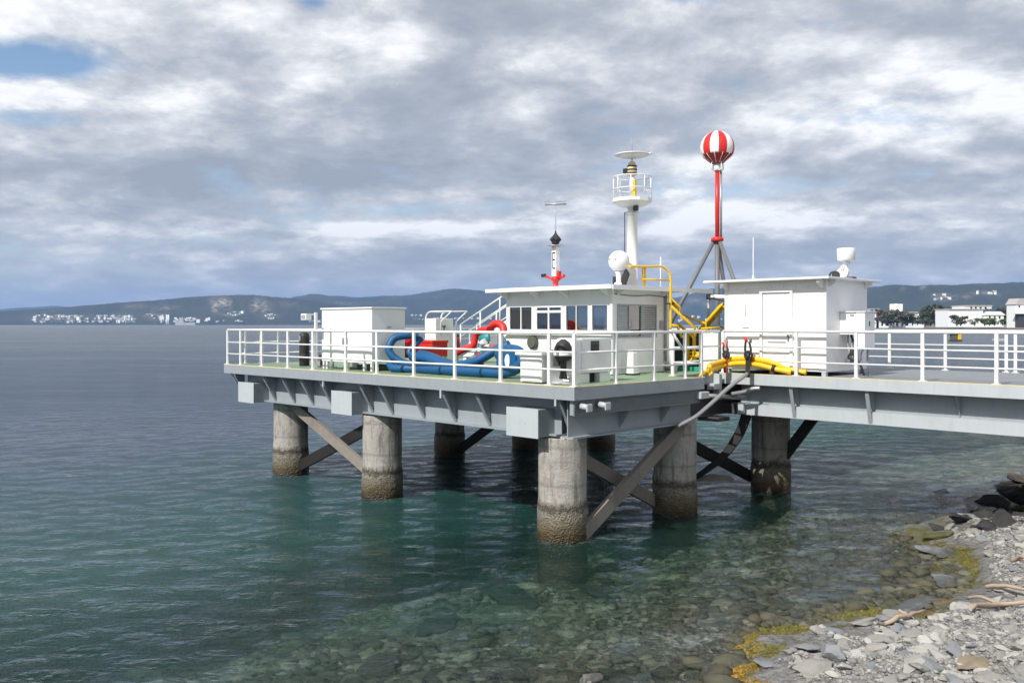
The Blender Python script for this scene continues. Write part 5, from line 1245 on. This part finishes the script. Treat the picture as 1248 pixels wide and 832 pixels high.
def town(n, grid, PXg, PYg, x0, x1, y0, y1, label, group, seed, big=1., name='house'):
    r = random.Random(seed); g3 = grid.reshape(-1, 3); px = PXg.reshape(-1); py = PYg.reshape(-1)
    T = np.tile(np.arange(grid.shape[1])/grid.shape[1], grid.shape[0])
    idx = np.where((px > x0) & (px < x1) & (py > y0) & (py < y1) & (g3[:, 2] > -1) & (T < .34))[0]
    if len(idx) == 0: return
    for k in range(n):
        p = g3[idx[r.randrange(len(idx))]]
        o = bpy.data.objects.new(name, r.choice(HM)); COL.objects.link(o)
        o.location = (p[0]+r.uniform(-14, 14), p[1]+r.uniform(-20, 20), max(p[2], .6)); o.rotation_euler.z = r.uniform(-.9, .9)
        s = r.uniform(.45, 1.0)*big; o.scale = (s, s, s*r.uniform(.8, 1.3)); tag(o, label, 'house', group)
town(130, gA, pA, qA, 42, 165, 384.5, 394.6, 'white house in the waterfront town on the far left shore', 'white houses of the far left waterfront town', 1, 1.15)
town(10, gA, pA, qA, 145, 162, 383, 393, 'white house on the knoll right of the far left town', 'white houses on the knoll of the far left town', 2, 1.2)
town(26, gA, pA, qA, 196, 262, 388.5, 394.6, 'low white works building of the far waterside plant', 'works buildings of the far waterside plant', 3, 1.4, 'works_building')
town(12, gA, pA, qA, 274, 298, 380, 386, 'white house of the hamlet halfway up the far hill', 'white houses halfway up the far hill', 4)
town(14, gA, pA, qA, 322, 336, 383, 389, 'white house of the compact hamlet above the water, right part of the far hill', 'white houses of the compact hill hamlet', 5)
town(28, gA, pA, qA, 262, 420, 391.5, 394.8, 'white house strung along the far water line', 'white houses strung along the far water line', 6)
town(8, gA, pA, qA, 180, 198, 383, 388, 'white house on the slope above the far plant', 'white houses above the far plant', 7)
town(40, gB, pB, qB, 490, 600, 384, 394.6, 'white house of the far town seen right of the tall cabinet', 'white houses of the far town behind the deck', 8, 1.3)
town(16, gB, pB, qB, 826, 900, 384, 394.6, 'white house of the far town seen between cabin and hut', 'white houses of the far town between cabin and hut', 9, 1.3)
town(9, gC, pC, qC, 1140, 1165, 359, 366, 'pale house in the clearing on the right hill', 'pale houses in the clearing of the right hill', 10)
town(9, gC, pC, qC, 1190, 1215, 355, 361, 'pale house on the upper right hill', 'pale houses on the upper right hill', 11)
# silos of the plant
def world_thing(name, label, cat, x, y, z, group=None): return thing(name, label, cat, (x, y, z), group, world=True)
d = 5600.
t = world_thing('silo_plant', 'pair of tall white silos at the far waterside plant', 'silo', (204-624)/FPX*d, d, 1)
for k in range(2):
    m = MB(True); x = (203.2+k*2.2-624)/FPX*d; m.tube([(x, d, -3), (x, d, 62)], 4.6, 16); m.tube([(x, d, 62), (x, d, 66)], 4., 16, rr=[4.6, 1.5]); m.build('silo', 'farwhite', t)
m = MB(True); x = (215-624)/FPX*d; m.box(x-4, x+50, d-10, d+10, -3, 22); m.box(x+20, x+44, d-8, d+8, 22, 48); m.box(x+50, x+120, d-8, d+8, -3, 16); m.build('mill_building', 'fargrey', t)
# ------------------------------------------------------------------ right shore buildings
def wbox(x0, x1, y0, y1, z0, z1, world=True, **k): m = MB(True); m.box(x0, x1, y0, y1, z0, z1, **k); return m
d = 960.; s = FPX/d
def fx(px): return (px-624)/s
def fz(py): return 5.1+(395-py)/s
t = world_thing('long_white_building', 'long white building with a raised upper floor of round windows on the far right shore', 'building', fx(1190), d, 4)
wbox(fx(1156), fx(1198), d, d+30, 2, fz(377.5)).build('wing', 'farwhite', t)
wbox(fx(1155.5), fx(1200), d-1, d+31, fz(377.5)+.05, fz(377.5)+1.2).build('roof', 'farroof', t)
wbox(fx(1178), fx(1211), d+4, d+32, fz(377.4)+1.3, fz(373)).build('upper_floor', 'farwhite', t)
wbox(fx(1177.5), fx(1211.5), d+3, d+33, fz(373)+.05, fz(373)+1.).build('roof', 'farroof', t)
wbox(fx(1198.2), fx(1222), d-2, d+26, 2, fz(384)).build('wing', 'farwhite', t)
m = MB(True); m.prism([(fx(1196), d-3, fz(384)+.02), (fx(1224), d-3, fz(384)+.02), (fx(1218), d-3, fz(379.5)), (fx(1206), d-3, fz(379.5))], (0, 28, 0)); m.build('roof', 'farwhite', t)
for px in (1186, 1191.5, 1197.5, 1203.5):
    m = MB(True); m.tube([(fx(px), d+3.99, fz(375.2)), (fx(px), d+3.7, fz(375.2))], 1.15, 14); m.build('window', 'lens', t)
for i, px in enumerate((1160, 1166, 1172, 1178, 1204, 1210, 1216)):
    wbox(fx(px), fx(px+1.8), d-.4 if i < 4 else d-2.4, d-.01 if i < 4 else d-2.01, fz(388), fz(385)).build('window', 'lens', t)
d = 820.; s = FPX/d
t = world_thing('gabled_house', 'tall white house with a brown roof and dark porch at the far right edge', 'house', fx(1246), d, 4)
wbox(fx(1238.5), fx(1262), d, d+16, 2, fz(371)).build('wall', 'farwhite', t)
m = MB(True); m.prism([(fx(1237.5), d-1, fz(371)+.03), (fx(1263), d-1, fz(371)+.03), (fx(1256), d-1, fz(363.5)), (fx(1242), d-1, fz(363.5))], (0, 18, 0)); m.build('roof', 'farroof', t)
wbox(fx(1232), fx(1262), d-8, d-.1, fz(382.5), fz(381)).build('porch_roof', 'farwhite', t)
wbox(fx(1237), fx(1262), d-6, d-.1, 2, fz(382.6)).build('porch', 'dark', t)
m = MB(True); m.tube([(fx(1242), d-.05, fz(373.5)), (fx(1242), d-.4, fz(373.5))], .8, 12); m.build('window', 'lens', t)
d = 1300.; s = FPX/d
t = world_thing('white_towers', 'cluster of white storage towers above the trees behind the far right shore', 'tower', fx(1092), d, 4)
for k, (a, b) in enumerate(((1084.5, 1089.5), (1090, 1094), (1094.5, 1100))):
    m = MB(True); x = (fx(a)+fx(b))/2; rr_ = (fx(b)-fx(a))/2; m.tube([(x, d, 0), (x, d, fz(370.5-.4*(k == 1)))], rr_, 18); m.build('tower', 'farwhite', t)
d = 1250.; s = FPX/d
for (a, b, y0, lb) in ((1057, 1071, 377, 'low white building just right of the hut on the far shore'), (1068, 1083, 381, 'pale blue-white sheds by the water right of the hut'), (1112, 1126, 381, 'low white house between the dark trees on the far shore'), (1030, 1056, 379, 'low white building hidden behind the hut and switch cabinet')):
    t = world_thing('shore_building', lb, 'building', fx((a+b)/2), d, 4)
    wbox(fx(a), fx(b), d, d+22, 0, fz(y0)).build('wall', 'farwhite', t)
    wbox(fx(a)-1, fx(b)+1, d-1, d+23, fz(y0)+.05, fz(y0)+1.3).build('roof', 'fargrey', t)
    wbox(fx(a)+2, fx(b)-2, d-.4, d-.02, fz(389), fz(387)).build('window', 'lens', t)
# ------------------------------------------------------------------ far trees
def leafmat(name, c1, c2):
    m, nt, b = newmat(name); L = nt.links; geo = N(nt, 'ShaderNodeNewGeometry')
    L.new(ramp(nt, geo.outputs['Random Per Island'], [(0, c1), (1, c2)]).outputs[0], b.inputs['Base Color']); b.inputs['Roughness'].default_value = .85; return m
M['leaf1'] = leafmat('foliage_dark', (.03, .045, .02), (.08, .09, .04))
M['leaf2'] = leafmat('foliage_brown', (.08, .06, .035), (.17, .12, .075))
M['leaf3'] = leafmat('foliage_olive', (.045, .055, .025), (.11, .12, .06))
M['leaf4'] = leafmat('foliage_fresh', (.06, .10, .02), (.15, .2, .05))
def crown(w, h, n, mat, seed):
    r = np.random.default_rng(seed); nb_ = 9
    cc = np.stack([r.uniform(-.6, .6, nb_)*w/2, r.uniform(-.5, .5, nb_)*w/2, r.uniform(.18, .85, nb_)*h], -1); rad = r.uniform(.22, .42, nb_)*w/1.6
    k = r.integers(0, nb_, n); dirn = r.normal(size=(n, 3)); dirn /= np.linalg.norm(dirn, axis=1)[:, None]
    c = cc[k]+dirn*(rad[k]*r.uniform(.55, 1.05, n))[:, None]*np.array([1, 1, .8]); sz = w*r.uniform(.025, .06, n)
    V = c[:, None, :]+r.normal(size=(n, 4, 3))*sz[:, None, None]
    F = np.array([[0, 1, 2], [0, 2, 3], [0, 3, 1], [1, 3, 2]])
    F = (F[None]+(np.arange(n)*4)[:, None, None]).reshape(-1, 3)
    me = bpy.data.meshes.new('crown'); V = V.reshape(-1, 3); me.from_pydata(V.tolist(), [], F.tolist()); me.materials.append(M[mat]); return me
CR = {m_: [crown(12, 13, 420, m_, i*7+len(m_)) for i in range(2)] for m_ in ('leaf1', 'leaf2', 'leaf3', 'leaf4')}
tm = MB(True); tm.tube([(0, 0, -1), (.2, 0, 4), (0, .3, 8)], .5, 8, rr=[.55, .4, .15])
for a in (0, 2.1, 4.2): tm.tube([(.1, 0, 4.5), (3*math.cos(a), 3*math.sin(a), 8.5)], .2, 6, rr=[.25, .08])
to = tm.build('trunk', 'trunk', None); TM = to.data; bpy.data.objects.remove(to)
def tree(px, py_top, dist, mat, wf, label, group, base=5.2, i=0):
    s = FPX/dist; x = (px-624)/s; top = 5.1+(395-py_top)/s; h = max(top-base, 3)
    e = bpy.data.objects.new('tree', None); COL.objects.link(e); e.location = (x, dist, base-.5); e.rotation_euler.z = px*.7
    tag(e, label, 'tree', group)
    k = h/12.6
    for nm, me in (('trunk', TM), ('crown', CR[mat][i % 2])):
        o = bpy.data.objects.new(nm, me); COL.objects.link(o); o.parent = e; o.scale = (k*wf, k*wf, k)
n_ = 0
for (px, py, dist, mat, wf, lb, gr) in [
    *[(x, y, 1120, 'leaf3', 1.5, 'olive tree in the clump below the white storage towers', 'olive trees below the white towers') for x, y in ((1080, 381), (1086, 379), (1093, 378.5), (1100, 380), (1106, 380.5), (1112, 382))],
    *[(x, y, 1180, 'leaf2', 1.4, 'bare brownish tree right of the hut on the far shore', 'brownish trees right of the hut') for x, y in ((1075, 376), (1082, 375), (1104, 378))],
    *[(x, y, 1080, 'leaf1', 1.3, 'dark tree in the tall clump left of the long white building', 'dark trees left of the long white building') for x, y in ((1128, 374), (1134, 375), (1140, 371), (1147, 370), (1153, 371), (1143, 376))],
    *[(x, y, 1090, 'leaf2', 1.2, 'reddish brown tree among the dark clump', 'reddish brown trees among the dark clump') for x, y in ((1131, 376), (1158, 374))],
    *[(x, y, 1150, 'leaf1', 1.6, 'dark green tree behind the white buildings at the far right', 'dark green trees behind the far right buildings') for x, y in ((1216, 376), (1224, 373.5), (1231, 372.5), (1237, 375), (1245, 374))],
    *[(x, y, 880, 'leaf3', 1.6, 'grey-green bush before the long white building', 'grey-green bushes before the long white building') for x, y in ((1166, 383), (1171, 384))],
    *[(x, y, 900, 'leaf4', 2.0, 'fresh green garden bush by the long white building', 'fresh green garden bushes') for x, y in ((1188, 387), (1200, 386), (1206, 387), (1212, 388), (1222, 388), (1228, 389))],
    *[(x, y, 1050, 'leaf3', 1.8, 'low olive bush by the far beach', 'low olive bushes by the far beach') for x, y in ((1060, 388), (1118, 388), (1125, 389), (1135, 389))]]:
    n_ += 1; tree(px, py, dist, mat, wf, lb, gr, 5. if dist > 950 else 4.6, n_)
# ------------------------------------------------------------------ floats on the bay
d = 262.; s = FPX/d
t = world_thing('work_float', 'small dark float with a bright yellow tank, moored in the bay behind the bridge railing', 'float', fx(1167), d, 0)
m = MB(True); m.box(fx(1160), fx(1173), d, d+2, -.2, .55, bev=.15); m.build('hull', 'dark', t)
wbox(fx(1161), fx(1167.5), d+.2, d+1.6, .56, 2.2).build('cabin', 'olive', t)
wbox(fx(1168), fx(1172), d+.1, d+1.8, .56, 2.9, bev=.15).build('tank', 'yellow', t)
wbox(fx(1159), fx(1168), d-.05, d+1.9, 2.21, 2.4).build('cabin_roof', 'dark', t)
t = world_thing('mooring_raft', 'pale grey mooring raft in the bay near the right end of the bridge railing', 'raft', fx(1222), d+10, 0)
m = MB(True); d += 10; s = FPX/d; m.box(fx(1215.5), fx(1229), d, d+3, -.2, .7, bev=.2); m.build('hull', 'fargrey', t)
m = MB(True); m.box(fx(1218), fx(1227), d+.3, d+2.4, .72, 1.5, bev=.1); m.build('deckhouse', 'deckgrey', t)
m = MB(True); m.tube([(fx(1217), d+1, .7), (fx(1217), d+1, 2.3)], .08, 6); m.build('mast', 'dark', t)

# ------------------------------------------------------------------ haze
me = bpy.data.meshes.new('haze'); bm = bmesh.new(); bmesh.ops.create_cube(bm, size=1.)
for v in bm.verts:
    v.co = Vector((v.co.x*31000, 7300+v.co.y*17400, -12+(v.co.z+.5)*(520)))
bm.to_mesh(me); bm.free(); o = bpy.data.objects.new('haze', me); COL.objects.link(o); o['kind'] = 'stuff'
hm = bpy.data.materials.new('haze_air'); hm.use_nodes = True; nt = hm.node_tree; nt.nodes.clear()
out = nt.nodes.new('ShaderNodeOutputMaterial'); pv = nt.nodes.new('ShaderNodeVolumePrincipled')
pv.inputs['Color'].default_value = (.32, .54, 1., 1); pv.inputs['Density'].default_value = HAZE; pv.inputs['Anisotropy'].default_value = .0
nt.links.new(pv.outputs[0], out.inputs['Volume']); me.materials.append(hm)

# ------------------------------------------------------------------ sky, sun, camera
SUN_EL, SUN_AZ = 43., 228.   # azimuth as math angle of the direction towards the sun
w = bpy.data.worlds.new('World'); sc.world = w; w.use_nodes = True; nt = w.node_tree; L = nt.links
bg = nt.nodes['Background']; wo = nt.nodes['World Output']
sky = nt.nodes.new('ShaderNodeTexSky'); sky.sky_type = 'NISHITA'; sky.sun_disc = False
sky.sun_elevation = R(SUN_EL); sky.sun_rotation = R(90-SUN_AZ); sky.air_density = 1.; sky.dust_density = .2; sky.ozone_density = 1.5
L.new(sky.outputs[0], bg.inputs[0]); bg.inputs[1].default_value = .12
tc = nt.nodes.new('ShaderNodeTexCoord'); sp = nt.nodes.new('ShaderNodeSeparateXYZ'); L.new(tc.outputs['Generated'], sp.inputs[0])
zc = math_(nt, 'ADD', math_(nt, 'MAXIMUM', sp.outputs[2], 0.), .24)
cx = math_(nt, 'DIVIDE', sp.outputs[0], zc); cy = math_(nt, 'DIVIDE', sp.outputs[1], zc)
cv = nt.nodes.new('ShaderNodeCombineXYZ'); L.new(cx, cv.inputs[0]); L.new(cy, cv.inputs[1])
def sn(scale, det, rough, off, dist=0., src=None, sc3=(1, 1, 1)):
    mp = nt.nodes.new('ShaderNodeMapping'); mp.inputs['Location'].default_value = off; mp.inputs['Scale'].default_value = sc3
    L.new(src or cv.outputs[0], mp.inputs[0])
    n = nt.nodes.new('ShaderNodeTexNoise'); n.inputs['Scale'].default_value = scale; n.inputs['Detail'].default_value = det; n.inputs['Roughness'].default_value = rough; n.inputs['Distortion'].default_value = dist
    L.new(mp.outputs[0], n.inputs['Vector']); return n.outputs[0]
az = math_(nt, 'ARCTAN2', sp.outputs[0], sp.outputs[1]); el = math_(nt, 'ARCSINE', sp.outputs[2])
def blob(a0, e0, sa, se, amp):
    p = math_(nt, 'POWER', math_(nt, 'DIVIDE', math_(nt, 'SUBTRACT', az, R(a0)), R(sa)), 2.)
    q = math_(nt, 'POWER', math_(nt, 'DIVIDE', math_(nt, 'SUBTRACT', el, R(e0)), R(se)), 2.)
    return math_(nt, 'MULTIPLY', math_(nt, 'POWER', 2.718, math_(nt, 'MULTIPLY', math_(nt, 'ADD', p, q), -1.)), amp)
def addall(L_):
    r = L_[0]
    for x in L_[1:]: r = math_(nt, 'ADD', r, x)
    return r
OFF = (-.045, -.05, 0)
def dens_at(o):
    b_ = sn(1.25, 13., .60, (3.1+o[0]*1.25, 1.7+o[1]*1.25, 0), .25); m_ = sn(3.6, 10., .62, (7.3+o[0]*3.6, 2.2+o[1]*3.6, 0), .2)
    return math_(nt, 'ADD', math_(nt, 'MULTIPLY', b_, .62), math_(nt, 'MULTIPLY', m_, .5))
dens = dens_at((0, 0)); dens2 = dens_at(OFF)
holes = addall([blob(*b) for b in BLUE])
cov = ramp(nt, math_(nt, 'SUBTRACT', dens, holes), [(.33, g(0)), (.50, g(1))]).outputs[0]
grey = sn(.8, 9., .6, (1.2, 5.5, 0), .3)
relief = math_(nt, 'MULTIPLY', math_(nt, 'SUBTRACT', dens2, dens), 2.0)
gsum = addall([math_(nt, 'MULTIPLY', grey, .62), math_(nt, 'MULTIPLY', dens, .38), relief]+[blob(*b) for b in GREY])
ccol = ramp(nt, gsum, [(.28, (.80, .80, .81)), (.40, (.62, .63, .65)), (.50, (.48, .495, .525)), (.64, (.35, .375, .42)), (.85, (.27, .295, .34))]).outputs[0]
bg2 = nt.nodes.new('ShaderNodeBackground'); L.new(ccol, bg2.inputs[0]); bg2.inputs[1].default_value = CLOUD
mx = nt.nodes.new('ShaderNodeMixShader'); L.new(math_(nt, 'MULTIPLY', cov, .96), mx.inputs[0]); L.new(bg.outputs[0], mx.inputs[1]); L.new(bg2.outputs[0], mx.inputs[2])
bg3 = nt.nodes.new('ShaderNodeBackground'); bg3.inputs[0].default_value = (.37, .43, .53, 1); bg3.inputs[1].default_value = 1.
low = ramp(nt, sp.outputs[2], [(.0, g(.85)), (.035, g(.62)), (.07, g(.2)), (.12, g(0))]).outputs[0]
mz = nt.nodes.new('ShaderNodeMixShader'); L.new(low, mz.inputs[0]); L.new(mx.outputs[0], mz.inputs[1]); L.new(bg3.outputs[0], mz.inputs[2])
L.new(mz.outputs[0], wo.inputs[0])
sl = bpy.data.lights.new('sun', 'SUN'); sl.energy = SUNE; sl.angle = R(.53); sl.color = (1., .955, .89)
so = bpy.data.objects.new('sun', sl); COL.objects.link(so)
dv = Vector((math.cos(R(SUN_EL))*math.cos(R(SUN_AZ)), math.cos(R(SUN_EL))*math.sin(R(SUN_AZ)), math.sin(R(SUN_EL))))
so.rotation_euler = dv.to_track_quat('Z', 'Y').to_euler()
cam = bpy.data.cameras.new('camera'); co_ = bpy.data.objects.new('camera', cam); COL.objects.link(co_); sc.camera = co_
co_.location = (0, 0, CAMZ); co_.rotation_euler = (R(90), 0, 0)
cam.sensor_width = 36.; cam.lens = FPX/1248*36; cam.shift_y = -(416-395)/1248; cam.clip_start = .1; cam.clip_end = 40000
sc.view_settings.view_transform = 'Standard'; sc.view_settings.look = 'None'; sc.view_settings.exposure = EXPO; sc.view_settings.gamma = 1.
sc.cycles.max_bounces = 5; sc.cycles.transparent_max_bounces = 12; sc.cycles.volume_bounces = 0; sc.cycles.caustics_reflective = False; sc.cycles.caustics_refractive = False
sc.cycles.sample_clamp_indirect = 6.; sc.cycles.use_denoising = True
for o in list(bpy.data.objects):
    if '_b' in o: del o['_b']
